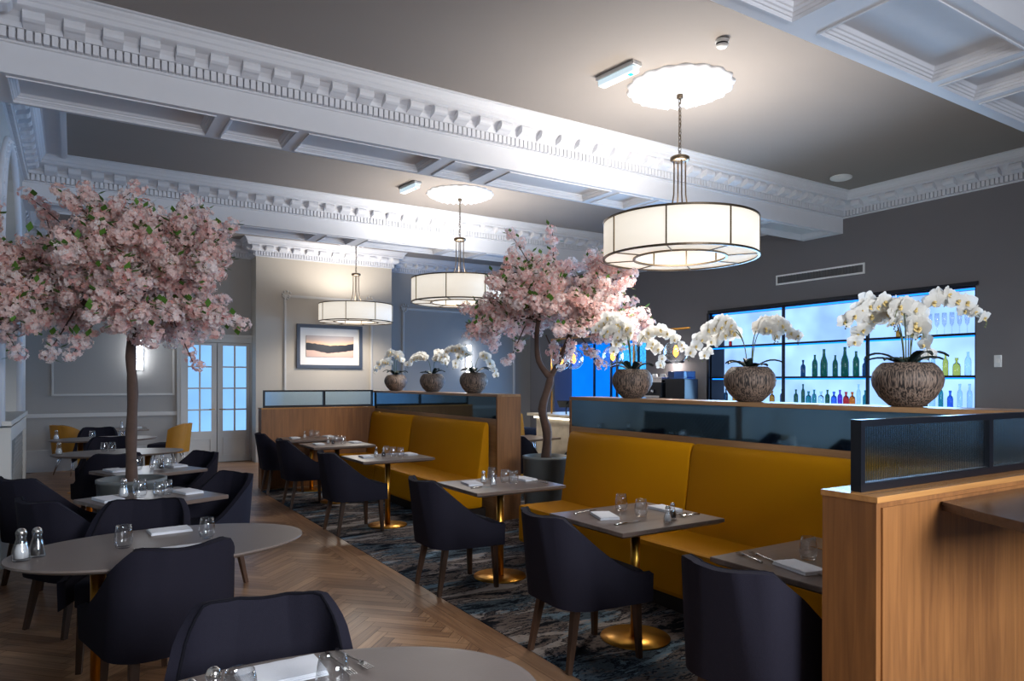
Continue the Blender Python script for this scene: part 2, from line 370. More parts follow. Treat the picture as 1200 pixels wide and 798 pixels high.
def floor_planks():
    L, W = .48, .08; n = 6
    bm = bmesh.new(); uvl = bm.loops.layers.uv.new('UVMap'); tone = bm.faces.layers.float.new('tone')
    rr = random.Random(3); s = math.sqrt(.5); g = .0012
    def plank(x, y, horiz):
        w, h = (n, 1) if horiz else (1, n)
        x0, y0, x1, y1 = x * W + g, y * W + g, (x + w) * W - g, (y + h) * W - g
        cs = []
        for px, py in ((x0, y0), (x1, y0), (x1, y1), (x0, y1)):
            cs.append(((px - py) * s, (px + py) * s))
        cx = sum(c[0] for c in cs) / 4; cy = sum(c[1] for c in cs) / 4
        if not (-.9 < cx < 2.25 and YF < cy < YB): return
        vs = [bm.verts.new((a, b, 0)) for a, b in cs]
        f = bm.faces.new(vs); f[tone] = rr.random()
        ox, oy = rr.random() * 9, rr.random() * 9
        uv = [(0, 0), (L, 0), (L, W), (0, W)] if horiz else [(0, W), (0, 0), (L, 0), (L, W)]
        for lp, (u, v) in zip(f.loops, uv): lp[uvl].uv = (u + ox, v + oy)
    for m in range(-5, 6):
        for k in range(-80, 210):
            plank(k + 2 * n * m, k, True)
            plank(k + 2 * n * m, k + 1, False)
    for co, no in (((2.06, 0, 0), (1, 0, 0)), ((-.86, 0, 0), (-1, 0, 0)), ((0, YB, 0), (0, 1, 0)), ((0, YF, 0), (0, -1, 0))):
        bmesh.ops.bisect_plane(bm, geom=list(bm.verts) + list(bm.edges) + list(bm.faces), plane_co=co, plane_no=no, clear_outer=True)
    def strip(x0, x1, y0, y1):
        vs = [bm.verts.new(p) for p in ((x0 + g, y0 + g, 0), (x1 - g, y0 + g, 0), (x1 - g, y1 - g, 0), (x0 + g, y1 - g, 0))]
        f = bm.faces.new(vs); f[tone] = .35 + .4 * rr.random(); o = rr.random() * 9
        for lp, (u, v) in zip(f.loops, [(0, 0), (0, W), (L * 3, W), (L * 3, 0)]): lp[uvl].uv = (u + o, v)
    for i in range(2):
        y = YF
        while y < 10.5:
            e = min(y + 1.2 + .5 * rr.random(), 10.5); strip(2.06 + i * .12, 2.18 + i * .12, y, e); y = e
    y = 10.5
    # beyond the booths the boards run across towards the doors
    while y < YB:
        strip(2.06, 3.9, y, min(y + .12, YB)); y += .12
    me = bpy.data.meshes.new('floor'); bm.to_mesh(me); bm.free(); me.materials.append(M['floor'])
    o = bpy.data.objects.new('floor', me); C.objects.link(o); struct(o, 'oak herringbone parquet floor'); return o
floor_planks()
struct(MB().box(-1.1, XR + .6, YF - .2, YB + .2, -.12, -.002).build('floor', M['floor_gap']), 'dark subfloor under the parquet')
tag(MB().box(2.30, XR, YF + .05, 10.55, -.001, .004).build('carpet', M['carpet']), 'dark blue and beige distressed carpet under the booth tables', 'carpet')
tag(MB().box(3.95, XR, 10.56, 14.29, -.001, .004).build('carpet', M['carpet']), 'plain run of carpet behind the far oak booth screen', 'carpet')

struct(MB().box(-1.1, XR + .6, YF - .2, YB + .2, ZC, ZC + .15).build('ceiling', M['ceiling']), 'taupe painted ceiling')
# front wall behind the camera, with two tall windows
def front_wall():
    b = MB(); w = [(1.0, 3.0), (5.5, 7.5)]
    xs = [XL - .3] + [v for p in w for v in p] + [XR + .6]
    for i in range(0, len(xs), 2): b.box(xs[i], xs[i + 1], YF - .2, YF, 0, ZC)
    for a, c in w: b.box(a, c, YF - .2, YF, 0, .9); b.box(a, c, YF - .2, YF, 3.4, ZC)
    struct(b.build('wall_front', M['wall_taupe']))
    for i, (a, c) in enumerate(w):
        f = MB(); m = (a + c) / 2
        f.box(a, c, YF - .12, YF - .05, .9, .96); f.box(a, c, YF - .12, YF - .05, 3.34, 3.4)
        for x in (a, m - .03, c - .06): f.box(x, x + .06, YF - .12, YF - .05, .9, 3.4)
        o = struct(f.build('window_%d' % (i + 1), M['wall_white']))
        MB().box(a, c, YF - .15, YF - .13, .9, 3.4).build('pane', M['sky'], o)
front_wall()

# right wall: bar niche and the blue alcove are openings through it
NICHE = (4.42, 8.84, 1.02, 2.85); ALC = (10.52, 13.69, 0.0, 2.50)
b = MB(); X0, X1 = XR, XR + .12
b.box(X0, X1, YF - .2, NICHE[0], 0, ZC).box(X0, X1, NICHE[0], NICHE[1], 0, NICHE[2]).box(X0, X1, NICHE[0], NICHE[1], NICHE[3], ZC)
b.box(X0, X1, NICHE[1], ALC[0], 0, ZC).box(X0, X1, ALC[0], ALC[1], ALC[3], ZC).box(X0, X1, ALC[1], YB + .2, 0, ZC)
struct(b.build('wall_right', M['wall_grey']), 'dark grey painted wall around the bar niche')
struct(MB().box(-1.1, XR + .2, YB, YB + .2, 0, ZC).build('wall_back', M['wall_back']), 'taupe back wall with white mouldings')
struct(MB().box(3.02, 5.86, 14.30, YB, 0, ZC).build('wall_back_breast', M['wall_taupe']), 'projecting breast of the back wall')

# left wall with blind arched recesses
def left_wall():
    b = MB(); arcs = [(-.9, 1.3), (3.0, 5.2), (7.3, 9.5)]; zs = 1.22; sp = 2.7
    x0, x1 = XL - .35, XL
    ys = [YF - .2] + [v for p in arcs for v in p] + [11.2]
    for i in range(0, len(ys), 2): b.box(x0, x1, ys[i], ys[i + 1], 0, ZC)
    for a, c in arcs:
        b.box(x0, x1, a, c, 0, zs); r = (c - a) / 2; m = (a + c) / 2; n = 20
        for i in range(n):
            t0, t1 = PI - PI * i / n, PI - PI * (i + 1) / n
            p = [(m + r * math.cos(t0), sp + r * math.sin(t0)), (m + r * math.cos(t1), sp + r * math.sin(t1))]
            vs = [(x0, p[0][0], p[0][1]), (x0, p[1][0], p[1][1]), (x0, p[1][0], ZC), (x0, p[0][0], ZC), (x1, p[0][0], p[0][1]), (x1, p[1][0], p[1][1]), (x1, p[1][0], ZC), (x1, p[0][0], ZC)]
            b.add(vs, [(0, 1, 2, 3), (7, 6, 5, 4), (0, 4, 5, 1), (3, 2, 6, 7)])
    b.box(XLB - .3, XLB, 11.2, YB + .1, 0, ZC)
    struct(b.build('wall_left', M['wall_white']), 'pale panelled wall with arched recesses')
    struct(MB().box(x0 - .05, x0 + .02, YF, 11.2, 0, ZC).build('wall_left_recess', M['wall_taupe']), 'taupe backs of the arched recesses')
    for k, (a, c) in enumerate(arcs):
        m = (a + c) / 2; r = (c - a) / 2; t = MB()
        pts = [(XL + .01, a, zs)] + [(XL + .01, m - r * math.cos(PI * i / 24), sp + r * math.sin(PI * i / 24)) for i in range(25)] + [(XL + .01, c, zs)]
        for off, rad in ((0, .045), (-.07, .025)):
            q = [(x, m + (y - m) * (1 + (.05 - off) / r), sp + (z - sp) * (1 + (.05 - off) / r) if z > sp else z) for x, y, z in pts]
            t.tube(q, rad, 8)
        for i in range(2, 23):  # carved leaves around the arch
            an = PI * i / 24
            t.lathe([(.0, -.02), (.03, 0), (.0, .02)], 6, c=(XL + .03, m - (r + .10) * math.cos(an), sp + (r + .10) * math.sin(an)))
        struct(t.build('trim_arch', M['plaster']), 'carved white moulding around an arched recess')
        s = MB().box(XL - .3, XL + .10, a - .1, c + .1, zs, zs + .04)
        struct(s.build('trim_sill', M['wall_white']))
        # radiator cover with a diagonal lattice under the sill
        rc = thing('radiator_cover', ['white radiator cover with lattice grille behind the viewer', 'white radiator cover with lattice grille beside the nearer oval tables',
                                      'white radiator cover with lattice grille by the potted blossom tree'][k], 'radiator cover', (XL, m, 0))
        f = MB().box(0.002, .09, -r, -r + .12, 0, 1.2).box(0.002, .09, r - .12, r, 0, 1.2).box(0.002, .09, -r + .12, r - .12, 1.08, 1.2).box(0.002, .09, -r + .12, r - .12, 0, .16)
        f.build('frame', M['wall_white'], rc)
        g = MB(); y = -r + .12
        while y < r - .12 - .01:
            for sgn in (1, -1):
                y0 = y; z0 = .16 if sgn > 0 else 1.08; z = z0; yy = y0
                L = min(r - .12 - y0, .92)
                g.tube([(.06, y0, z0), (.06, y0 + L, z0 + sgn * L)], .006, 4, cap=False)
            y += .08
        g.build('lattice', M['lattice'], rc)
        MB().box(.01, .03, -r + .1, r - .1, .1, 1.1).build('backing', M['vent_dark'], rc)
left_wall()

# ------------------------------------------------------------------ mouldings
PROF = [(0, -.34), (.018, -.335), (.02, -.325), (.008, -.318), (.008, -.240), (.062, -.238), (.066, -.228), (.070, -.200), (.088, -.172), (.125, -.146), (.19, -.128), (.20, -.122), (.20, -.09), (.212, -.08),
        (.214, -.068), (.222, -.05), (.238, -.034), (.244, -.018), (.262, -.014), (.262, 0)]
def cornice(axis, face, sgn, a, c, ma, mc, blocks=True, name='trim_cornice', label='white dentil cornice'):
    """runs along axis ('X' or 'Y') from a to c at the wall face; sgn = which way it projects; ma, mc = mitre at the ends (1 inside corner, -1 outside, 0 square)"""
    b = MB(); n = len(PROF)
    def P(s, p, z): return (s, face + sgn * p, ZC + z) if axis == 'X' else (face + sgn * p, s, ZC + z)
    vs = [P(a + ma * p, p, z) for p, z in PROF] + [P(c - mc * p, p, z) for p, z in PROF]
    flip = (axis == 'X') == (sgn < 0)
    fs = [((i, i + 1, n + i + 1, n + i) if flip else (i, n + i, n + i + 1, i + 1)) for i in range(n - 1)]
    b.add(vs, fs)
    def blk(s0, s1, p0, p1, z0, z1):
        f = sorted((face + sgn * p0, face + sgn * p1))
        if axis == 'X': b.box(s0, s1, f[0], f[1], ZC + z0, ZC + z1)
        else: b.box(f[0], f[1], s0, s1, ZC + z0, ZC + z1)
    s = a + ma * .03; e = c - mc * .03
    k = int((e - s) / .052)
    for i in range(k):
        t = s + (i + .5) * (e - s) / k
        blk(t - .0195, t + .0195, .007, .056, -.316, -.241)
    if blocks:
        s = a + ma * .17; e = c - mc * .17; k = max(1, int((e - s) / .25))
        for i in range(k):
            t = s + (i + .5) * (e - s) / k; w = .068
            # scrolled bracket: side outline extruded across the width
            out = [(.075, -.150), (.150, -.125), (.176, -.150), (.178, -.178), (.170, -.200), (.150, -.214), (.120, -.218), (.095, -.228), (.066, -.236), (.062, -.19)]
            m_ = len(out)
            vv = [P(t - w, p, z) for p, z in out] + [P(t + w, p, z) for p, z in out]
            b.add(vv, [tuple(range(m_)), tuple(range(m_, 2 * m_))[::-1]] + [(j, (j + 1) % m_, (j + 1) % m_ + m_, j + m_)[::-1] for j in range(m_)])
    o = b.build(name, M['plaster']); struct(o, label); return o

def coffered_beam(y0, y1, x0, x1, coffers, ym, depth, zs):
    """a dropped beam whose soffit carries a row of recessed panels; coffers = list of (xa, xb)"""
    b = MB()
    b.add([(x0, y0, zs), (x1, y0, zs), (x1, y0, ZC), (x0, y0, ZC)], [(0, 1, 2, 3)])
    b.add([(x0, y1, zs), (x1, y1, zs), (x1, y1, ZC), (x0, y1, ZC)], [(3, 2, 1, 0)])
    ya, yb = y0 + ym, y1 - ym
    def q(xa, xb, ya_, yb_): b.add([(xa, ya_, zs), (xb, ya_, zs), (xb, yb_, zs), (xa, yb_, zs)], [(3, 2, 1, 0)])
    q(x0, x1, y0, ya); q(x0, x1, yb, y1)
    xs = x0
    for a, c in coffers + [(x1, x1)]:
        if a > xs: q(xs, a, ya, yb)
        xs = c
    k_ = depth / .10; steps = [(0, 0), (0, .018 * k_), (.010, .02 * k_), (.016, .036 * k_), (.026, .042 * k_), (.028, .062 * k_), (.038, .068 * k_), (.046, depth - .004), (.050, depth)]
    for a, c in coffers:
        if c <= a: continue
        prev = None
        for ins, h in steps:
            r = [(a + ins, ya + ins, zs + h), (c - ins, ya + ins, zs + h), (c - ins, yb - ins, zs + h), (a + ins, yb - ins, zs + h)]
            if prev:
                b.add(prev + r, [(i, i + 4, (i + 1) % 4 + 4, (i + 1) % 4) for i in range(4)])
            prev = r
        b.add(prev, [(3, 2, 1, 0)])
        # raised fillet around the panel
        for (p0, p1, p2, p3) in ((a - .012, c + .012, ya - .012, ya), (a - .012, c + .012, yb, yb + .012), (a - .012, a, ya, yb), (c, c + .012, ya, yb)):
            b.box(p0, p1, p2, p3, zs - .010, zs - .0005)
    return b
COF1 = [(-.42, 1.00), (1.13, 1.68), (1.80, 3.10), (3.28, 3.74), (3.94, 5.32), (5.46, 5.98), (6.10, 7.42), (7.55, 8.10), (8.22, 9.62)]
COF0 = [(-.42, .98), (1.12, 1.66), (1.78, 3.10), (3.22, 3.76), (4.04, 5.40), (5.53, 6.03), (6.15, 7.45), (7.57, 8.1), (8.22, 9.62)]
LBL = ['white coffered ceiling beam nearest the camera', 'white coffered ceiling beam across the middle of the room', 'white coffered ceiling beam towards the back wall']
for i, (y0, y1) in enumerate(BEAMS):
    o = coffered_beam(y0, y1, XL, XR, COF0 if i == 0 else COF1, .11 if i == 0 else .07, .085 if i == 0 else .06, ZS)
    struct(o.build('trim_beam', M['plaster']), LBL[i])
# cornices of the bays
cornice('X', 6.25, -1, XL, XR, 1, 1); cornice('Y', XR, -1, 2.85, 6.25, 1, 1); cornice('Y', XL, 1, 2.85, 6.25, 1, 1); cornice('X', 2.85, 1, XL, XR, 1, 1)
cornice('X', 10.50, -1, XL, XR, 1, 1); cornice('Y', XR, -1, 6.92, 10.50, 1, 1); cornice('Y', XL, 1, 6.92, 10.50, 1, 1); cornice('X', 6.92, 1, XL, XR, 1, 1)
cornice('X', 11.17, 1, XLB, XR, 1, 1); cornice('Y', XR, -1, 11.17, YB, 1, 1); cornice('Y', XLB, 1, 11.17, YB, 1, 1)
cornice('X', YB, -1, XLB, 3.02, 1, 1); cornice('Y', 3.02, -1, 14.30, YB, -1, 1); cornice('X', 14.30, -1, 3.02, 5.86, -1, -1)
cornice('Y', 5.86, 1, 14.30, YB, -1, 1); cornice('X', YB, -1, 5.86, XR, 1, 1)
cornice('X', 2.03, -1, XL, XR, 1, 1); cornice('Y', XR, -1, YF, 2.03, 1, 1)
for y0, y1 in ((2.85, 6.25), (6.92, 10.50), (11.17, YB)):  # flat margin and inner bead at the left end of each bay
    xa = XL if y1 < 11 else XLB
    b = MB().box(xa + .26, xa + .40, y0 + .24, y1 - .24, ZC - .012, ZC + .001).box(xa + .40, xa + .47, y0 + .24, y1 - .24, ZC - .035, ZC + .001).box(xa + .415, xa + .455, y0 + .24, y1 - .24, ZC - .05, ZC - .03)
    struct(b.build('trim_margin', M['plaster']), 'white bead moulding along the ceiling margin')

def frame_rect(ax, x0, x1, z0, z1, y, w=.035, d=.022, name='trim_panel', corner=False, mat='moulding', label=None, bottom=True):
    """a picture-panel moulding on a wall facing -Y"""
    b = MB()
    def bar(a0, a1, b0, b1):
        b.box(a0, a1, y - d, y - .0005, b0, b1); b.box(a0 + w * .3, a1 - w * .3, y - d * 1.6, y - d, b0 + w * .3 if b1 - b0 > w * 1.2 else b0 + w * .3, b1 - w * .3)
    bar(x0, x0 + w, z0, z1); bar(x1 - w, x1, z0, z1); bar(x0 + w, x1 - w, z1 - w, z1)
    if bottom: bar(x0 + w, x1 - w, z0, z0 + w)
    if corner:
        for cx in (x0 + w / 2, x1 - w / 2):
            sg = 1 if cx < (x0 + x1) / 2 else -1
            for k in range(9):
                a = k * .7
                b.lathe([(0, -.03), (.035 - .002 * k, 0), (0, .03)], 8, c=(cx + sg * (.03 + .05 * math.cos(a) * (1 + k * .12)), y - .02, z1 - .02 - .05 * math.sin(a) * (1 + k * .12)))
    return struct(b.build(name, M[mat]), label or 'raised wall panel moulding')
frame_rect(0, -.35, 1.62, 1.33, 3.6, YB, label='white panel moulding on the back wall beside the doors')
frame_rect(0, 3.55, 5.42, .9, 3.34, 14.30, corner=True, w=.05, label='panel moulding with scrolled corners around the lake picture')
frame_rect(0, 6.30, 9.33, .9, 3.28, YB, corner=True, w=.05, label='panel moulding with scrolled corners in the recess')
struct(MB().box(XLB, 1.66, YB - .035, YB, .95, 1.02).build('trim_chair_rail', M['moulding']), 'white chair rail on the back wall')
struct(MB().box(XLB, 1.66, YB - .03, YB, 0, .36).box(XLB, 1.66, YB - .045, YB, .36, .385).build('baseboard_back', M['wall_white']), 'deep white skirting on the back wall')
struct(MB().box(XLB, XLB + .03, 11.2, YB, .95, 1.02).build('trim_chair_rail_side', M['moulding']))
struct(MB().box(XL, XL + .02, YF, 11.2, 0, .22).build('baseboard_left', M['wall_white']))
tag(MB().box(-.775, -.735, YB - .05, YB - .001, 1.31, 1.60, bev=.008).box(-.765, -.745, YB - .09, YB - .05, 1.36, 1.55, bev=.006).build('push_plate', M['brass']), 'slim brass pull handle on the back wall in the far corner', 'handle')

# double glazed doors
def doors():
    y = YB - .03
    f = MB().box(1.66, 1.75, YB - .07, YB, 0, 2.36).box(2.99, 3.019, YB - .07, YB, 0, 2.36).box(1.66, 3.019, YB - .07, YB, 2.36, 2.47).box(1.63, 3.019, YB - .09, YB, 2.47, 2.52)
    f.box(1.72, 1.75, YB - .09, YB - .0701, 0, 2.36)
    struct(f.build('trim_door_casing', M['wall_white']), 'white casing of the double doors')
    for k, (x0, x1, g0, g1) in enumerate(((1.755, 2.365, 1.85, 2.27), (2.38, 2.985, 2.48, 2.92))):
        b = MB(); z0, z1 = .62, 2.30; gm = (g0 + g1) / 2
        b.box(x0, g0, y - .02, y + .01, .01, 2.35).box(g1, x1, y - .02, y + .01, .01, 2.35).box(g0, g1, y - .02, y + .01, z1, 2.35).box(g0, g1, y - .02, y + .01, .01, z0)
        b.box(gm - .016, gm + .016, y - .02, y + .01, z0, z1)
        for i in range(1, 4):
            z = z0 + (z1 - z0) * i / 4; b.box(g0, gm - .016, y - .02, y + .01, z - .014, z + .014).box(gm + .016, g1, y - .02, y + .01, z - .014, z + .014)
        for (a, c, d, e) in ((g0, g1, .13, .15), (g0, g1, .46, .48), (g0, g0 + .02, .15, .46), (g1 - .02, g1, .15, .46)): b.box(a, c, y - .032, y - .02, d, e)
        d = struct(b.build('door_%d' % (k + 1), M['wall_white']), ['glazed white door leaf beside the wall panel', 'glazed white door leaf beside the breast'][k])
        MB().box(g0, g1, y, y + .004, z0, z1).build('pane', M['sky'], d)
        hx = x1 - .04 if k == 0 else x0 + .04
        MB().tube([(hx, y - .02, 1.05), (hx, y - .06, 1.05), (hx + (-.1 if k == 0 else .1), y - .06, 1.05)], .008, 8).build('handle', M['brass'], d)
doors()

# wall sconce: tall slim tube of light
t = thing('wall_sconce', 'tall slim white glowing sconce on the back wall behind the blossom tree', 'wall light', (1.03, YB, 1.80))
MB().box(-.06, .06, -.03, -.001, .0, .68, bev=.005).build('backplate', M['steel'], t)
MB().lathe([(0, 0), (.045, 0), (.045, .66), (0, .66)], 16, c=(0, -.075, .01)).build('tube', M['sconce'], t)
t2 = dup(t, (7.99, YB, 1.80), 0, 'tall slim white sconce glowing behind the orchids of the far divider')

dup(t, (XR, 3.25, 1.60), -PI / 2, 'tall slim white sconce on the grey wall past the bar niche')
# framed lake picture
t = thing('framed_picture', 'framed sunset lake photograph with white mount on the breast wall', 'picture', (4.495, 14.30, 1.87))
W, H_ = .69, .90
f = MB()
for a in ((-W, -W + .07, 0, H_), (W - .07, W, 0, H_), (-W + .07, W - .07, H_ - .07, H_), (-W + .07, W - .07, 0, .07)): f.box(a[0], a[1], -.045, -.002, a[2], a[3], bev=.006)
f.build('frame', M['picframe'], t)
MB().box(-W + .07, W - .07, -.02, -.003, .07, H_ - .07).build('mount', M['mount'], t)
p = MB().box(-.50, .50, -.004, .004, -.22, .22).build('print', M['print'], t); p.location = (0, -.026, .45)

# ------------------------------------------------------------------ ceiling fittings
def rose(x, y):
    b = MB(); seg = 96; prof = [(0, -.075), (.05, -.075), (.07, -.05), (.11, -.045), (.14, -.065), (.18, -.07), (.22, -.045), (.25, -.04), (.29, -.06), (.35, -.062), (.40, -.04), (.44, -.028), (.47, -.018), (.475, 0)]
    vs = []
    for i in range(seg):
        a = 2 * PI * i / seg
        for j, (r, z) in enumerate(prof):
            k = max(0, (r - .1) / .4); rr = r * (1 + .07 * k * abs(math.sin(a * 9))); zz = z * (1 + .35 * math.sin(a * (8 if r < .25 else 24)) * (r > .1))
            vs.append((x + rr * math.cos(a), y + rr * math.sin(a), ZC + zz))
    n = len(prof); fs = [(i * n + k, i * n + k + 1, ((i + 1) % seg) * n + k + 1, ((i + 1) % seg) * n + k) for i in range(seg) for k in range(n - 1)]
    b.add(vs, fs, 0, True)
    return struct(b.build('trim_ceiling_rose', M['plaster']), 'ornate white plaster ceiling rose')
LAMPS = [(4.86, 4.76), (4.86, 9.22), (4.72, 13.35)]
for x, y in LAMPS: rose(x, y)

def pendant():
    t = thing('drum_pendant_light', 'large white drum pendant with bronze bars hanging nearest the camera', 'ceiling light', (4.86, 4.76, ZC), group=None)
    r, ri, z0, z1 = .715, .43, -1.64, -1.30
    z0, z1 = 2.775 - ZC, 3.115 - ZC
    ch = MB(); z = -.06; k = 0
    while z > 3.74 - ZC:
        for_r = .016; pts = []
        for i in range(9):
            a = 2 * PI * i / 8; d = for_r * math.cos(a); e = .026 * math.sin(a)
            pts.append((d, 0, z + e) if k % 2 else (0, d, z + e))
        ch.tube(pts, .0035, 5, cap=False); z -= .038; k += 1
    wv = [(.012 * math.sin(i * 1.3), .012 * math.cos(i * 1.1), -.05 + (3.74 - ZC + .05) * i / 20) for i in range(21)]
    ch.tube(wv, .004, 6); ch.build('chain', M['nickel'], t)
    MB().lathe([(0, -.075), (.03, -.075), (.03, -.11), (0, -.11)], 16).build('ceiling_hook', M['nickel'], t)
    MB().lathe([(0, 3.745 - ZC), (.075, 3.74 - ZC), (.09, 3.73 - ZC), (.09, 3.705 - ZC), (.07, 3.69 - ZC), (0, 3.69 - ZC)], 24).build('canopy', M['nickel'], t)
    for i in range(4):
        a = PI / 4 + i * PI / 2 + .3; cx, cy = math.cos(a), math.sin(a); pts = []
        for s, rr in ((0, .055), (.3, .055), (.55, .058), (.75, .075), (.9, .11), (1, .15)):
            pts.append((cx * rr, cy * rr, (3.69 - ZC) + (z1 + .005 - (3.69 - ZC)) * s))
        pts.append((cx * (ri - .01), cy * (ri - .01), z1 + .002))
        MB().tube(pts, .007, 8).build('rod', M['nickel'], t)
    MB().lathe([(r, z0), (r, z1), (r - .006, z1), (r - .006, z0)], 96, closed=True).build('shade', M['shade'], t)
    MB().lathe([(ri, z0 + .005), (ri, z1), (ri + .006, z1), (ri + .006, z0 + .005)], 96, closed=True).build('inner_shade', M['shade'], t)
    MB().lathe([(ri + .004, z0 + .006), (r - .004, z0 + .006), (r - .004, z0 + .01), (ri + .004, z0 + .01)], 96, closed=True, smooth=False).build('diffuser', M['diffuser'], t)
    MB().lathe([(ri + .004, z1 - .01), (r - .004, z1 - .01), (r - .004, z1 - .006), (ri + .004, z1 - .006)], 96, closed=True, smooth=False).build('top_diffuser', M['diffuser'], t)
    for nm, rr, zz in (('top_ring', r, z1), ('bottom_ring', r, z0), ('inner_ring', ri, z0), ('inner_top_ring', ri, z1)):
        MB().lathe([(rr - .011, zz - .009), (rr + .009, zz - .009), (rr + .009, zz + .009), (rr - .011, zz + .009)], 96, closed=True, smooth=False).build(nm, M['nickel'], t)
    for i in range(8):
        a = i * PI / 4 + .62; m = Matrix.Rotation(a, 4, 'Z')
        b = MB(); vs = []
        def bb(x0, x1, y0, y1, za, zb):
            q = MB().box(x0, x1, y0, y1, za, zb); b.add([m @ Vector(v) for v in q.v], q.f)
        bb(r + .001, r + .009, -.006, .006, z0 + .009, z1 - .009); bb(ri - .009, ri - .001, -.006, .006, z0 + .009, z1 - .009); bb(ri + .01, r - .01, -.004, .004, z0 - .006, z0 + .004)
        bb(ri + .01, r - .01, -.004, .004, z1 - .004, z1 + .004)
        b.build('rib', M['nickel'], t)
    return t
pen = pendant()
dup(pen, (LAMPS[1][0], LAMPS[1][1], ZC), .2, 'white drum pendant between the blossom tree and the second ceiling rose')
dup(pen, (LAMPS[2][0], LAMPS[2][1], ZC), .35, 'farthest white drum pendant, hanging before the lake picture')

def emergency(x, y, label):
    t = thing('emergency_light', label, 'emergency light', (x, y, ZC), rz=math.radians(-84))
    MB().box(-.23, .23, -.055, .055, -.035, -.001, bev=.006).build('base', M['plastic'], t)
    MB().box(-.215, .215, -.045, .045, -.09, -.035, bev=.015).build('lens', M['em_light'], t)
    MB().box(.13, .17, -.02, .02, -.095, -.089).build('indicator', M['green_led'], t)
emergency(4.13, 4.80, 'white bulkhead emergency light beside the nearest ceiling rose'); emergency(4.03, 9.17, 'white bulkhead emergency light beside the farther ceiling rose')
t = thing('smoke_detector', 'small round white smoke detector on the ceiling near the front coffers', 'smoke detector', (4.48, 3.92, ZC))
MB().lathe([(0, -.001), (.055, -.001), (.055, -.02), (.05, -.025), (0, -.025)], 24).build('base', M['plastic'], t)
MB().lathe([(.048, -.025), (.048, -.05), (.035, -.065), (0, -.068)], 24).build('housing', M['plastic'], t)
MB().lathe([(.049, -.032), (.0495, -.032), (.0495, -.044), (.049, -.044)], 24, closed=True).build('vent_slot', M['black'], t)
t = thing('ceiling_speaker', 'oval white flush ceiling speaker near the corner of the grey wall', 'speaker', (8.86, 5.68, ZC), rz=.5)
MB().lathe([(0, -.001), (.155, -.001), (.155, -.012), (.13, -.022), (.125, -.018)], 40, sx=1.1, sy=.9).build('rim', M['plastic'], t)
MB().lathe([(.125, -.018), (.1, -.026), (0, -.03)], 40, sx=1.1, sy=.9).build('mesh_cover', M['vent'], t)
# air grille on the grey wall
t = thing('air_grille', 'long white slotted air grille high on the dark grey wall', 'vent', (XR, 6.66, 3.275))
b = MB(); b.box(-.02, -.001, -.76, .76, .055, .08).box(-.02, -.001, -.76, .76, -.08, -.055).box(-.02, -.001, -.76, -.735, -.055, .055).box(-.02, -.001, .735, .76, -.055, .055); b.build('frame', M['vent'], t)
MB().box(-.004, -.001, -.735, .735, -.055, .055).build('backing', M['vent_dark'], t)
b = MB()
for i in range(30): y = -.72 + i * 1.44 / 29; b.box(-.016, -.004, y - .006, y + .006, -.055, .055)
b.build('slats', M['vent_dark'], t)
t = thing('wall_switch', 'small white wall control on the grey wall beside the bar niche', 'switch', (XR, 4.16, 1.87))
MB().box(-.025, -.001, -.04, .04, -.075, .075, bev=.005).build('body', M['plastic'], t); MB().box(-.03, -.025, -.02, .02, -.02, .03).build('rocker', M['vent'], t)

# ------------------------------------------------------------------ booth dividers, screens, benches
XD0, XD1 = 4.10, 4.42
def divider(y0, y1, label):
    t = thing('booth_divider', label, 'divider', ((XD0 + XD1) / 2, (y0 + y1) / 2, .0045)); h = (y1 - y0) / 2; w = .16
    b = MB().box(-w + .012, w - .012, -h + .03, h - .03, 0, 1.42); b.build('carcass', M['oak_y'], t)
    MB().box(-w, w, -h, h, 1.42, 1.45, bev=.002).build('top_shelf', M['oak_y'], t)
    for s in (-1, 1): MB().box(-w, w, min(s * h, s * (h - .03)), max(s * h, s * (h - .03)), 0, 1.419).build('end_panel', M['oak'], t)
    MB().box(-w, -w + .012, -h + .03, h - .03, 1.08, 1.165).build('lower_rail', M['oak_y'], t)
    MB().box(-w + .004, -w + .0118, -h + .032, h - .032, 1.167, 1.418).build('mirror_panel', M['mirror'], t)
    MB().box(w - .0118, w - .004, -h + .032, h - .032, 1.167, 1.418).build('mirror_panel', M['mirror'], t)
    return t
divider(6.85, 10.86, 'oak booth divider with smoked mirror strip behind the far mustard bench')
divider(1.37, 5.48, 'oak booth divider with smoked mirror strip behind the near mustard bench')

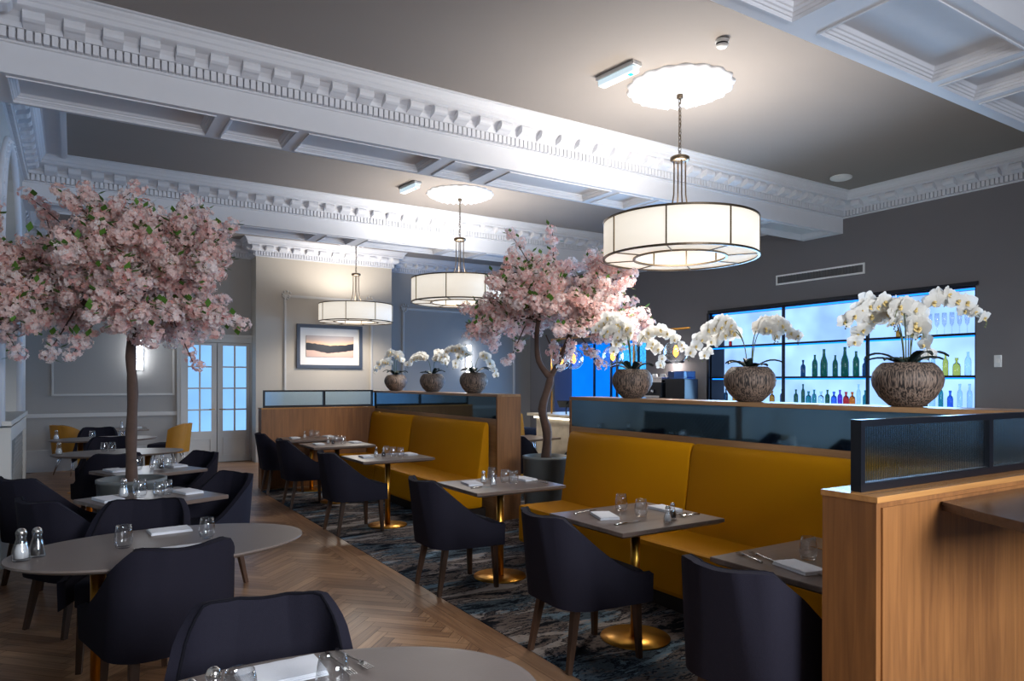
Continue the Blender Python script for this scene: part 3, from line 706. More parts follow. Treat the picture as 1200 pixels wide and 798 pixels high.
def bench(y0, y1, seam, label):
    t = thing('banquette_bench', label, 'bench', (3.45, (y0 + y1) / 2, .0045)); m = (y0 + y1) / 2
    a, c = y0 - m, y1 - m; sm = seam - m
    MB().box(.10, .60, a + .01, c - .01, 0, .13).build('plinth', M['plinth'], t)
    for p, q in ((a, sm), (sm, c)):
        # seat cushion: rounded box with a soft front edge
        MB().box(0, .56, p + .002, q - .002, .13, .47, bev=.035).build('seat', M['mustard'], t)
    for p, q in ((a, sm), (sm, c)):
        n = 9; pf = [(.475, .44), (.50, .60), (.53, .80), (.555, 1.0), (.565, 1.06), (.58, 1.10), (.60, 1.118), (.628, 1.12), (.634, 1.10), (.634, .44)]
        b = MB(); r = .03; k = len(pf)
        rows = []
        for yy, ins in ((p + .002, .03), (p + .008, .010), (p + .03, 0), (q - .03, 0), (q - .008, .010), (q - .002, .03)):
            cx, cz = .57, .8
            rows.append([(x + (ins if x < .6 else 0), yy, z - (ins if z > 1.05 else 0)) for x, z in pf])
        vs = [v for rw in rows for v in rw]
        fs = [(i * k + j, i * k + (j + 1) % k, (i + 1) * k + (j + 1) % k, (i + 1) * k + j)[::-1] for i in range(len(rows) - 1) for j in range(k)]
        fs += [tuple(range(k)), tuple(range((len(rows) - 1) * k, len(rows) * k))[::-1]]
        b.add(vs, fs, 0, False); o = b.build('backrest', M['mustard'], t)
        # padded back: soft shading on the front face only
        for pl in o.data.polygons: pl.use_smooth = True
        md = o.modifiers.new('soft', 'EDGE_SPLIT'); md.split_angle = math.radians(40)
    return t
bench(7.02, 10.64, 9.05, 'mustard leather banquette along the far booth divider')
bench(1.62, 5.40, 3.82, 'mustard leather banquette along the near booth divider')

def screen(x0, x1, y0, y1, xm, label, label2):
    t = thing('booth_screen', label, 'screen', (x0, (y0 + y1) / 2, .0045)); w = x1 - x0; d = (y1 - y0) / 2
    MB().box(0, w, -d, d, 0, 1.178).build('core', M['oak'], t)
    MB().box(-.003, w, -d - .006, d + .006, 1.178, 1.20, bev=.002).build('top_cap', M['oak_x'], t)
    g = thing('glass_panel_screen', label2, 'screen', (x0 + .045, (y0 + y1) / 2, 1.205)); f = MB(); W = w - .05
    xm = xm - x0 - .045
    f.box(0, .025, -.02, .02, 0, .26).box(W - .025, W, -.02, .02, 0, .26).box(xm - .018, xm + .018, -.02, .02, .03, .235)
    f.box(.025, W - .025, -.02, .02, 0, .03).box(.025, W - .025, -.02, .02, .235, .26)
    f.build('frame', M['black'], g)
    for a_, c_ in ((.0255, xm - .0185), (xm + .0185, W - .0255)):
        nr = int((c_ - a_) / .011); p_ = []; bb = MB()
        for i in range(nr):
            for q in range(6):
                u_ = q / 6; p_.append((a_ + (c_ - a_) * (i + u_) / nr, -.002 - .0017 * math.sin(PI * u_)))
        p_.append((c_, -.002)); k_ = len(p_)
        bb.add([(x_, y_, .0305) for x_, y_ in p_] + [(x_, y_, .2345) for x_, y_ in p_], [(j, j + 1, j + 1 + k_, j + k_) for j in range(k_ - 1)], 0, True)
        bb.add([(a_, .003, .0305), (c_, .003, .0305), (c_, .003, .2345), (a_, .003, .2345)], [(3, 2, 1, 0)])
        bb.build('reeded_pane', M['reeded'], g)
screen(2.33, 4.09, 10.66, 10.86, 3.29, 'oak booth screen at the far end of the far mustard bench', 'black framed glass panel standing on the far oak screen')
screen(2.345, 4.09, 1.37, 1.575, 3.36, 'large oak booth screen nearest the camera with darker panelled face', 'black framed reeded glass panel standing on the near oak screen')
MB  # the facing board of the near screen shows a vertical joint
o = MB().box(2.372, 4.05, 1.362, 1.3695, .004, 1.165).build('facing_panel', M['oak']); o.parent = [x for x in C.objects if x.name.startswith('booth_screen')][-1]
o.location = -Vector(o.parent.location)

# dark wooden ledge fixed to the near screen
t = thing('bar_ledge', 'dark wooden high ledge joined to the near oak screen', 'ledge', (2.75, 1.355, 0))
pl = [(0, 0), (-.11, -.18), (-.19, -.34), (-.2, -.46), (.1, -.60), (1.6, -.75), (1.6, 0)]
MB().prism(pl, 1.122, 1.155).build('ledge_top', wood('dark_ledge', rgb(48, 36, 30), rgb(74, 56, 48), 'X', .25), t)
MB().box(.9, 1.0, -.35, -.25, .004, 1.12).build('support_post', M['black'], t)

# ------------------------------------------------------------------ chairs
def make_chair(label, mat_out='navy', wire=False):
    t = thing('dining_chair', label, 'chair', (0, 0, 0), 0)
    # U-shaped plan from front of one arm round the back to the other
    n = 65; rows = 9; UM = .60 if wire else 1.0; outer = []; inner = []
    def plan(u, k):
        """u in -1..1 around the U, k in 0..1 up the shell"""
        a = abs(u); sg = 1 if u >= 0 else -1
        # straight arm for a>.55, rounded corner .3-.55, back below .3
        back_x = -.235 - .065 * k; hw = .245 + .015 * k - .055 * k * max(0, 1 - (a / .75) ** 2)
        if a > .52:
            s = (a - .52) / .48; x = back_x + .13 + s * (.27 - (back_x + .13)); y = sg * (hw + .025 * s)
        elif a > .28:
            s = (a - .28) / .24 * PI / 2; x = back_x + .13 * (1 - math.cos(s)); y = sg * (hw - .13 + .13 * math.sin(s))
        else:
            s = a / .28; x = back_x; y = sg * (hw - .13) * s
        bow = .02 * (1 - (y / .25) ** 2) if a < .3 else 0
        return x - bow * k, y
    def top(u):
        a = abs(u)
        if wire: return .86 - .10 * max(0, (a - .3) / .3) ** 2
        if a < .40: return .848 + .016 * (a / .40) ** 2
        s = min(1, (a - .40) / .58); e = s * s * (3 - 2 * s)
        return .515 + (.864 - .515) * (.72 * (1 - s) ** 2.3 + .28 * (1 - e))
    zb = .355
    def pt(u, k, off):
        z = zb + (top(u) - zb) * k; kk = (z - zb) / .5
        x, y = plan(u, kk)
        x2, y2 = plan(min(1, u + .02), kk); x1, y1 = plan(max(-1, u - .02), kk)
        d = Vector((x2 - x1, y2 - y1)); d.normalize(); nrm = Vector((-d.y, d.x))  # points inwards
        r = .0 if off else 0
        taper = .03 * max(0, 1 - k / .12) if not off else 0
        return (x + nrm.x * (off + taper), y + nrm.y * (off + taper), z - (.006 if off else 0))
    us = [UM * (-1 + 2 * i / (n - 1)) for i in range(n)]
    ks = [0, .04, .12, .3, .5, .7, .85, .95, 1]
    th = .042
    vs = [pt(u, k, 0) for u in us for k in ks] + [pt(u, k, th) for u in us for k in ks]
    m = len(ks); N = n * m; fs = []
    for i in range(n - 1):
        for j in range(m - 1):
            a = i * m + j; fs.append((a, a + m, a + m + 1, a + 1)[::-1]); fs.append((N + a, N + a + m, N + a + m + 1, N + a + 1))
        a = i * m + m - 1; fs.append((a, a + m, N + a + m, N + a)[::-1]); a = i * m; fs.append((a, a + m, N + a + m, N + a))
    for j in range(m - 1):
        a = j; fs.append((a, a + 1, N + a + 1, N + a)[::-1]); a = (n - 1) * m + j; fs.append((a, a + 1, N + a + 1, N + a))
    b = MB(); b.add(vs, fs, 0, True); o = b.build('shell', M[mat_out], t)
    md = o.modifiers.new('soft', 'EDGE_SPLIT'); md.split_angle = math.radians(50)
    # piping along the rim
    MB().tube([Vector(pt(u, 1, .004)) + Vector((0, 0, .002)) for u in us], .0055, 6).build('piping', M['piping'], t)
    # seat
    s = MB(); prof = []
    poly = [plan(-1 + 2 * i / 40, .15) for i in range(41)]
    poly = [(x * .93 + .008, y * .86) for x, y in poly]
    front = [(.285, .225), (.305, .18), (.31, .1), (.312, 0), (.31, -.1), (.305, -.18), (.285, -.225)]
    loop = poly + front; k = len(loop); cx = .04
    lay = [(.362, .93), (.372, 1), (.47, 1), (.492, .985), (.503, .93), (.508, .80)]
    vs = [((x - cx) * f + cx, y * f, z) for z, f in lay for x, y in loop]
    fs = [(i * k + j, i * k + (j + 1) % k, (i + 1) * k + (j + 1) % k, (i + 1) * k + j) for i in range(len(lay) - 1) for j in range(k)]
    vs += [(cx, 0, .515), (cx, 0, .36)]; c0 = len(vs) - 2
    fs += [((len(lay) - 1) * k + j, (len(lay) - 1) * k + (j + 1) % k, c0) for j in range(k)] + [((j + 1) % k, j, c0 + 1) for j in range(k)]
    s.add(vs, fs, 0, True); s.build('seat', M['navy_in'], t)
    # centre seam tuck of the back cushion
    if not wire:
        for (tx, ty, bx, by) in ((.235, .20, .25, .215), (.235, -.20, .25, -.215), (-.165, .17, -.235, .20), (-.165, -.17, -.235, -.20)):
            b = MB(); w0, w1 = .022, .014
            b.add([(tx - w0, ty - w0, .37), (tx + w0, ty - w0, .37), (tx + w0, ty + w0, .37), (tx - w0, ty + w0, .37), (bx - w1, by - w1, 0), (bx + w1, by - w1, 0), (bx + w1, by + w1, 0), (bx - w1, by + w1, 0)],
                  [(0, 1, 2, 3), (7, 6, 5, 4), (4, 5, 1, 0), (5, 6, 2, 1), (6, 7, 3, 2), (7, 4, 0, 3)])
            b.build('leg', M['leg'], t)
    else:
        for (tx, ty, bx, by) in ((.2, .15, .24, .22), (.2, -.15, .24, -.22), (-.12, .15, -.22, .22), (-.12, -.15, -.22, -.22)):
            MB().tube([(tx - .03, ty, .37), (bx, by, 0.0)], .008, 6).tube([(tx + .03, ty, .37), (bx, by, .005)], .008, 6).build('leg', M['steel'], t)
    return t
rad = math.radians
ch = make_chair('navy fabric chair at the middle table of the near bench')
ch.location = (2.53, 3.25, .004); ch.rotation_euler = (0, 0, rad(-2))
G1 = 'navy chairs along the booths'; G2 = 'navy chairs around the loose tables'; ch['group'] = G1
for x, y, a, lab in ((2.53, 4.87, 0, 'navy fabric chair at the near bench table by the gap between benches'),
                     (2.53, 1.98, 8, 'navy fabric chair tucked beside the large near oak screen'),
                     (2.53, 7.26, 3, 'navy fabric chair at the first table of the far bench'),
                     (2.53, 9.06, 0, 'navy fabric chair at the middle table of the far bench'),
                     (2.53, 10.42 - .13, -2, 'navy fabric chair at the table against the far oak screen')):
    dup(ch, (x, y, .004), rad(a), lab, G1)
for x, y, a, lab in ((.37, 3.78, 100, 'navy fabric chair seen from behind at the oval table with clear glasses'),
                     (.49, 2.20, -102, 'navy fabric chair facing the camera across the nearest oval table'),
                     (.30, 4.66, -107, 'navy fabric chair facing the camera on the far side of the second oval table'),
                     (.04, 5.42, 32, 'navy fabric chair beside the pale wall at the nearer square table'),
                     (-.16, 6.71, 38, 'navy fabric chair close to the pale wall behind another chair'),
                     (.86, 5.90, 205, 'navy fabric chair on the aisle side of the nearer square table'),
                     (.92, 7.86, 205, 'navy fabric chair on the aisle side of the farther square table'),
                     (.32, 8.52, 100, 'navy fabric chair seen from behind just past the tree planter'),
                     (.36, 10.45, -100, 'navy fabric chair facing the camera behind the third oval table'),
                     (.30, 12.75, -95, 'navy fabric chair facing the camera behind the fourth oval table')):
    dup(ch, (x, y, 0), rad(a), lab, G2)
yc = make_chair('mustard backed chair with steel legs near the far corner', 'mustard_dark', True)
yc.location = (.0, 14.10, 0); yc.rotation_euler = (0, 0, rad(35)); yc['group'] = 'mustard backed chairs'
dup(yc, (1.42, 13.62, 0), rad(150), 'mustard backed chair with steel legs beside the glazed doors', 'mustard backed chairs')
# dining side beyond the dividers, seen through the gap
dup(ch, (5.25, 8.2, .004), rad(35), 'navy chair seen through the gap between the booth dividers', 'navy chairs beyond the dividers')
dup(ch, (5.55, 7.3, .004), rad(100), 'navy chair partly hidden by the trunk of the tree in the gap', 'navy chairs beyond the dividers')
# ------------------------------------------------------------------ tables
def booth_table(label):
    t = thing('booth_table', label, 'table', (0, 0, 0), 0, 'square booth tables')
    b = MB(); hx, hy = .41, .35
    lay = [(.722, hx - .03, hy - .03), (.735, hx - .008, hy - .008), (.738, hx, hy), (.757, hx, hy), (.76, hx - .003, hy - .003)]
    vs = [(sx * a, sy * c, z) for z, a, c in lay for sx, sy in ((-1, -1), (1, -1), (1, 1), (-1, 1))]
    fs = [(i * 4 + j, i * 4 + (j + 1) % 4, (i + 1) * 4 + (j + 1) % 4, (i + 1) * 4 + j) for i in range(4) for j in range(4)] + [(3, 2, 1, 0), (16, 17, 18, 19)]
    b.add(vs, fs); b.build('tabletop', M['tabletop'], t)
    MB().box(-.2, .2, -.2, .2, .712, .7215).build('mounting_plate', M['black'], t)
    MB().lathe([(0, .008), (.03, .012), (.03, .712), (0, .712)], 20).build('column', M['brass'], t)
    MB().lathe([(0, 0), (.215, 0), (.217, .004), (.215, .009), (.04, .013), (0, .013)], 48).build('base', M['brass'], t)
    return t
TB = {'Tn': (2.99, 1.975), 'T2': (2.97, 3.28), 'T1': (2.96, 4.90), 'T0': (2.95, 7.30), 'Tm1': (2.96, 9.10), 'Tm2': (2.96, 10.28)}
TD = {'Tn': 'the booth table beside the large near oak screen', 'T2': 'the middle table of the near bench', 'T1': 'the near bench table by the tree gap', 'T0': 'the first table of the far bench',
      'Tm1': 'the middle table of the far bench', 'Tm2': 'the table against the far oak screen'}
bt = booth_table('square booth table, ' + TD['T2'][4:]); bt.location = TB['T2'] + (.004,)
for k in ('Tn', 'T1', 'T0', 'Tm1', 'Tm2'): dup(bt, TB[k] + (.004,), 0, 'square booth table on a brass stand, ' + TD[k][4:])

def oval_table(label):
    t = thing('oval_table', label, 'table', (0, 0, 0), 0, 'oval tables')
    b = MB(); b.lathe([(0, .735), (.95, .735), (.985, .745), (1, .752), (.995, .76), (.97, .7605), (0, .7605)], 72, sx=.69, sy=.45, smooth=False); b.build('tabletop', M['ovaltop'], t)
    for s in (-1, 1):
        MB().lathe([(0, .01), (.035, .012), (.035, .733), (0, .733)], 20, c=(s * .30, 0, 0)).build('column', M['brass'], t)
        MB().lathe([(0, 0), (.16, 0), (.162, .005), (.158, .01), (.04, .013), (0, .013)], 40, c=(s * .30, 0, 0)).build('base', M['brass'], t)
    return t
ot = oval_table('oval grey table with two brass columns, second from the camera'); ot.location = (.40, 4.0, 0)
dup(ot, (.43, 1.72, 0), 0, 'oval grey table nearest the camera with napkin and forks')
dup(ot, (.45, 9.45, 0), 0, 'oval grey table behind the planter of the big blossom tree')
dup(ot, (.37, 11.80, 0), 0, 'oval grey table nearest the back wall panel')
def square_table(label):
    t = thing('square_table', label, 'table', (0, 0, 0), 0, 'small square tables')
    MB().box(-.385, .385, -.345, .345, .73, .76, bev=.006).build('tabletop', M['tabletop'], t)
    MB().lathe([(0, .01), (.03, .012), (.03, .73), (0, .73)], 20).build('column', M['brass'], t)
    MB().lathe([(0, 0), (.215, 0), (.217, .004), (.215, .009), (.04, .013), (0, .013)], 40).build('base', M['brass'], t)
    return t
sq = square_table('small square table in front of the tree planter'); sq.location = (.48, 5.66, 0); sq.rotation_euler = (0, 0, rad(23))
dup(sq, (.60, 7.42, 0), rad(23), 'small square table just behind the tree planter')
dup(sq, (.72, 14.05, 0), rad(0), 'small table by the back wall between the mustard backed chairs')
dup(sq, (5.75, 8.75, .004), rad(10), 'small table seen through the gap between the dividers')

# ------------------------------------------------------------------ tableware
def proto_glass():
    o = MB().lathe([(0, .0), (.028, .0), (.034, .006), (.040, .03), (.041, .05), (.037, .08), (.032, .108), (.0305, .108), (.0355, .08), (.0393, .05), (.0383, .03), (.032, .011), (0, .009)], 28).build('drinking_glass', M['glass'])
    return o
def proto_cruet(fill):
    t = thing('salt_cruet' if fill == 'salt' else 'pepper_cruet', '', 'cruet')
    MB().lathe([(0, 0), (.024, 0), (.026, .006), (.024, .03), (.017, .055), (.013, .07), (.016, .085), (.014, .085), (.011, .07), (.015, .055), (.021, .03), (.022, .008), (0, .006)], 20).build('bottle', M['glass'], t)
    MB().lathe([(0, .008), (.0195, .009), (.0185, .032), (.013, .05), (0, .052)], 16).build('filling', M[fill], t)
    MB().lathe([(.0145, .083), (.0155, .088), (.012, .096), (.006, .10), (0, .101)], 16).build('cap', M['silver'], t)
    return t
def proto_napkin():
    t = thing('folded_napkin', '', 'napkin')
    b = MB(); nx, ny = 10, 8; L, W = .105, .062
    def sheet(z, h, w, l, seed):
        rr = random.Random(seed); vs = []; fs = []
        for i in range(nx + 1):
            for j in range(ny + 1):
                x = -l + 2 * l * i / nx; y = -w + 2 * w * j / ny
                e = min(1, min(i, nx - i, j, ny - j) / 1.0); vs.append((x, y, z + h * (1 if e else .55) + rr.uniform(-.0008, .0008)))
        for i in range(nx):
            for j in range(ny):
                a = i * (ny + 1) + j; fs.append((a, a + ny + 1, a + ny + 2, a + 1))
        b.add(vs, fs, 0, True)
    b.box(-L, L, -W, W, .0, .0045, bev=.0015); b.box(-L + .002, L - .001, -W + .002, W - .003, .005, .0095, bev=.002); b.box(-L + .001, L - .006, -W + .001, W - .001, .010, .0145, bev=.002)
    sheet(.0148, .003, W - .002, L - .004, 3)
    b.build('cloth', M['napkin'], t); return t
def proto_fork():
    b = MB(); pts = [(-.095, 0, .004), (-.06, 0, .006), (0, 0, .007), (.035, 0, .010), (.05, 0, .008)]
    b.tube(pts, [.0055, .0045, .0028, .003, .007], 8)
    b.box(.046, .066, -.0115, .0115, .006, .008)
    for i in range(4): y = -.0098 + i * .0065; b.box(.066, .098, y - .0014, y + .0014, .006, .0078)
    return b.build('fork', M['silver'])
def proto_knife():
    b = MB(); b.tube([(-.10, 0, .005), (-.05, 0, .006), (0, 0, .005)], [.006, .0055, .004], 8)
    b.prism([(0, -.005), (.09, -.009), (.108, -.003), (.112, .004), (0, .005)], .003, .0055)
    return b.build('table_knife', M['silver'])
def proto_spoon():
    b = MB(); b.tube([(-.09, 0, .004), (-.04, 0, .006), (.02, 0, .007)], [.0055, .004, .003], 8)
    b.lathe([(0, -.004), (.5, -.003), (.9, .001), (1, .004), (.92, .003), (0, -.002)], 20, c=(.046, 0, .006), sx=.028, sy=.019)
    # scale of the bowl depth is already in metres
    return b.build('spoon', M['silver'])
protos = {'glass': proto_glass(), 'salt': proto_cruet('salt'), 'pepper': proto_cruet('pepper'), 'napkin': proto_napkin(), 'fork': proto_fork(), 'knife': proto_knife(), 'spoon': proto_spoon()}
used = set()
CAT = {'glass': 'glass', 'salt': 'cruet', 'pepper': 'cruet', 'napkin': 'napkin', 'fork': 'fork', 'knife': 'knife', 'spoon': 'spoon'}
def put(kind, x, y, label, rz=0, z=.7605, sc=1):
    p = protos[kind]
    o = p if kind not in used else dup(p, (0, 0, 0))
    used.add(kind)
    o.location = (x, y, z + .0006); o.rotation_euler = (0, 0, rz); o.scale = (sc,) * 3; o['label'] = label; o['category'] = CAT[kind]
    o['group'] = {'glass': 'drinking glasses', 'salt': 'cruets', 'pepper': 'cruets', 'napkin': 'folded napkins'}.get(kind, 'cutlery')
    return o
ZT = .7645
for T, its in {
    'T2': [('glass', 3.01, 3.46, 'clear tumbler behind the napkins on', 0), ('glass', 2.98, 3.24, 'clear tumbler between the napkins on', 0), ('napkin', 2.78, 3.35, 'folded white napkin on the chair side of', 1.2),
           ('napkin', 3.27, 3.33, 'folded white napkin on the bench side of', 1.5), ('salt', 2.99, 3.02, 'salt cruet with steel cap on', 0), ('pepper', 3.09, 3.08, 'dark pepper cruet with steel cap on', 0),
           ('fork', 2.76, 3.52, 'fork in front of the chair at', 0.1), ('knife', 2.76, 3.12, 'knife in front of the chair at', .05), ('fork', 3.18, 3.14, 'fork beside the pepper cruet on', 3.2), ('spoon', 3.25, 3.10, 'small spoon near the bench on', 3.1)],
    'T1': [('glass', 3.00, 5.10, 'clear tumbler farthest from camera on', 0), ('glass', 3.02, 4.92, 'clear tumbler in the middle of', 0), ('glass', 3.04, 4.82, 'clear tumbler nearest the camera on', 0),
           ('napkin', 2.74, 4.98, 'folded white napkin on the chair side of', 1.4), ('napkin', 3.25, 4.98, 'folded white napkin on the bench side of', 1.6), ('salt', 2.86, 5.0, 'salt cruet on the chair side of', 0), ('salt', 2.86, 4.84, 'glass cruet nearest the camera on', 0),
           ('fork', 3.27, 4.78, 'fork beside the bench napkin on', 1.7), ('knife', 2.72, 4.78, 'knife beside the chair napkin on', 0)],
    'T0': [('glass', 2.98, 7.42, 'clear tumbler farthest from camera on', 0), ('glass', 3.0, 7.27, 'clear tumbler in the middle of', 0), ('glass', 3.06, 7.2, 'clear tumbler nearest the camera on', 0),
           ('napkin', 2.72, 7.35, 'folded white napkin on the chair side of', 1.5), ('napkin', 3.24, 7.38, 'folded white napkin on the bench side of', 1.6), ('salt', 2.86, 7.42, 'salt cruet on', 0), ('pepper', 2.9, 7.30, 'dark pepper cruet on', 0)],
    'Tm1': [('glass', 3.0, 9.24, 'clear tumbler farthest from camera on', 0), ('glass', 3.03, 9.06, 'clear tumbler nearest the camera on', 0), ('napkin', 2.73, 9.15, 'folded white napkin on the chair side of', 1.5),
            ('napkin', 3.24, 9.18, 'folded white napkin on the bench side of', 1.6), ('salt', 2.88, 9.22, 'salt cruet on', 0), ('pepper', 2.9, 9.08, 'dark pepper cruet on', 0)],
    'Tm2': [('glass', 3.0, 10.42, 'clear tumbler farthest from camera on', 0), ('glass', 3.03, 10.24, 'clear tumbler nearest the camera on', 0), ('napkin', 2.73, 10.33, 'folded white napkin on the chair side of', 1.5),
            ('napkin', 3.24, 10.36, 'folded white napkin on the bench side of', 1.6), ('salt', 2.88, 10.35, 'salt cruet on', 0)],
    'Tn': [('glass', 2.93, 2.04, 'clear tumbler on', 0), ('napkin', 2.75, 1.96, 'folded white napkin on', 1.35), ('fork', 2.71, 2.20, 'fork nearer the chair on', 1.3), ('fork', 2.77, 2.17, 'fork nearer the tumbler on', 1.3),
           ('knife', 3.14, 2.08, 'knife on the bench side of', 1.4), ('knife', 2.72, 1.78, 'knife beside the napkin on', 1.4)]}.items():
    for k, x, y, l, r in its: put(k, x, y, l + ' ' + TD[T], r, ZT)
OT = {'L1': 'the oval table nearest the camera', 'L2': 'the second oval table', 'L3': 'the square table before the planter', 'L4': 'the square table behind the planter', 'L5': 'the third oval table', 'L6': 'the fourth oval table', 'L7': 'the small table by the back wall'}
for T, its in {
    'L2': [('glass', .21, 4.01, 'clear tumbler over the chair back on', 0, 1.05), ('glass', .60, 4.02, 'clear tumbler nearer the aisle on', 0, 1), ('napkin', .45, 4.30, 'folded white napkin on the far side of', .1, 1), ('napkin', .45, 3.78, 'folded white napkin on the near side of', .05, 1),
           ('salt', -.21, 3.97, 'tall salt cruet at the wall end of', 0, 1.5), ('pepper', -.15, 4.02, 'tall pepper cruet at the wall end of', 0, 1.4), ('fork', .25, 3.82, 'fork beside the near napkin on', 1.5, 1), ('fork', .28, 3.83, 'second fork beside the near napkin on', 1.5, 1)],
    'L1': [('glass', .35, 1.83, 'clear tumbler in front of the napkin on', 0, 1.1), ('glass', .575, 1.80, 'clear tumbler beside the forks on', 0, 1.1), ('napkin', .50, 2.03, 'folded white napkin on', .0, 1.1), ('fork', .665, 2.02, 'fork nearer the napkin on', -1.5, 1.05), ('fork', .71, 2.03, 'fork nearer the aisle on', -1.38, 1.05),
           ('salt', .235, 1.82, 'salt cruet on', 0, 1.25), ('pepper', .295, 1.87, 'pepper cruet on', 0, 1.25)],
    'L3': [('glass', .40, 5.70, 'largest clear tumbler on', 0, 1.2), ('glass', .52, 5.67, 'clear tumbler in the middle of', 0, 1), ('glass', .58, 5.72, 'clear tumbler nearest the aisle on', 0, 1), ('salt', .30, 5.72, 'glass cruet on', 0, 1.4), ('napkin', .72, 5.74, 'folded white napkin on the aisle side of', 1.9, 1.1), ('napkin', .20, 5.66, 'folded white napkin on the wall side of', 1.9, 1.1)],
    'L4': [('glass', .50, 7.46, 'largest clear tumbler on', 0, 1.2), ('glass', .64, 7.41, 'clear tumbler in the middle of', 0, 1), ('glass', .76, 7.45, 'clear tumbler nearest the aisle on', 0, 1), ('pepper', .70, 7.38, 'dark pepper cruet on', 0, 1.1), ('napkin', .84, 7.56, 'folded white napkin on the aisle side of', 1.9, 1.1), ('napkin', .32, 7.45, 'folded white napkin on the wall side of', 1.9, 1.1)],
    'L5': [('glass', .30, 9.6, 'clear tumbler nearer the wall on', 0, 1), ('glass', .38, 9.58, 'clear tumbler nearer the aisle on', 0, 1), ('salt', -.15, 9.42, 'tall salt cruet on', 0, 1.4)],
    'L6': [('glass', .22, 11.95, 'clear tumbler nearer the wall on', 0, 1), ('glass', .60, 11.95, 'clear tumbler nearer the aisle on', 0, 1), ('salt', -.22, 11.8, 'tall salt cruet on', 0, 1.4)],
    'L7': [('napkin', .48, 14.05, 'folded white napkin nearer the corner on', 1.5, 1.1), ('napkin', .95, 14.05, 'folded white napkin nearer the doors on', 1.5, 1.1), ('salt', .70, 14.05, 'tall glass cruet on', 0, 1.4)]}.items():
    for k, x, y, l, r, s in its: put(k, x, y, l + ' ' + OT[T], r, .7607, s)

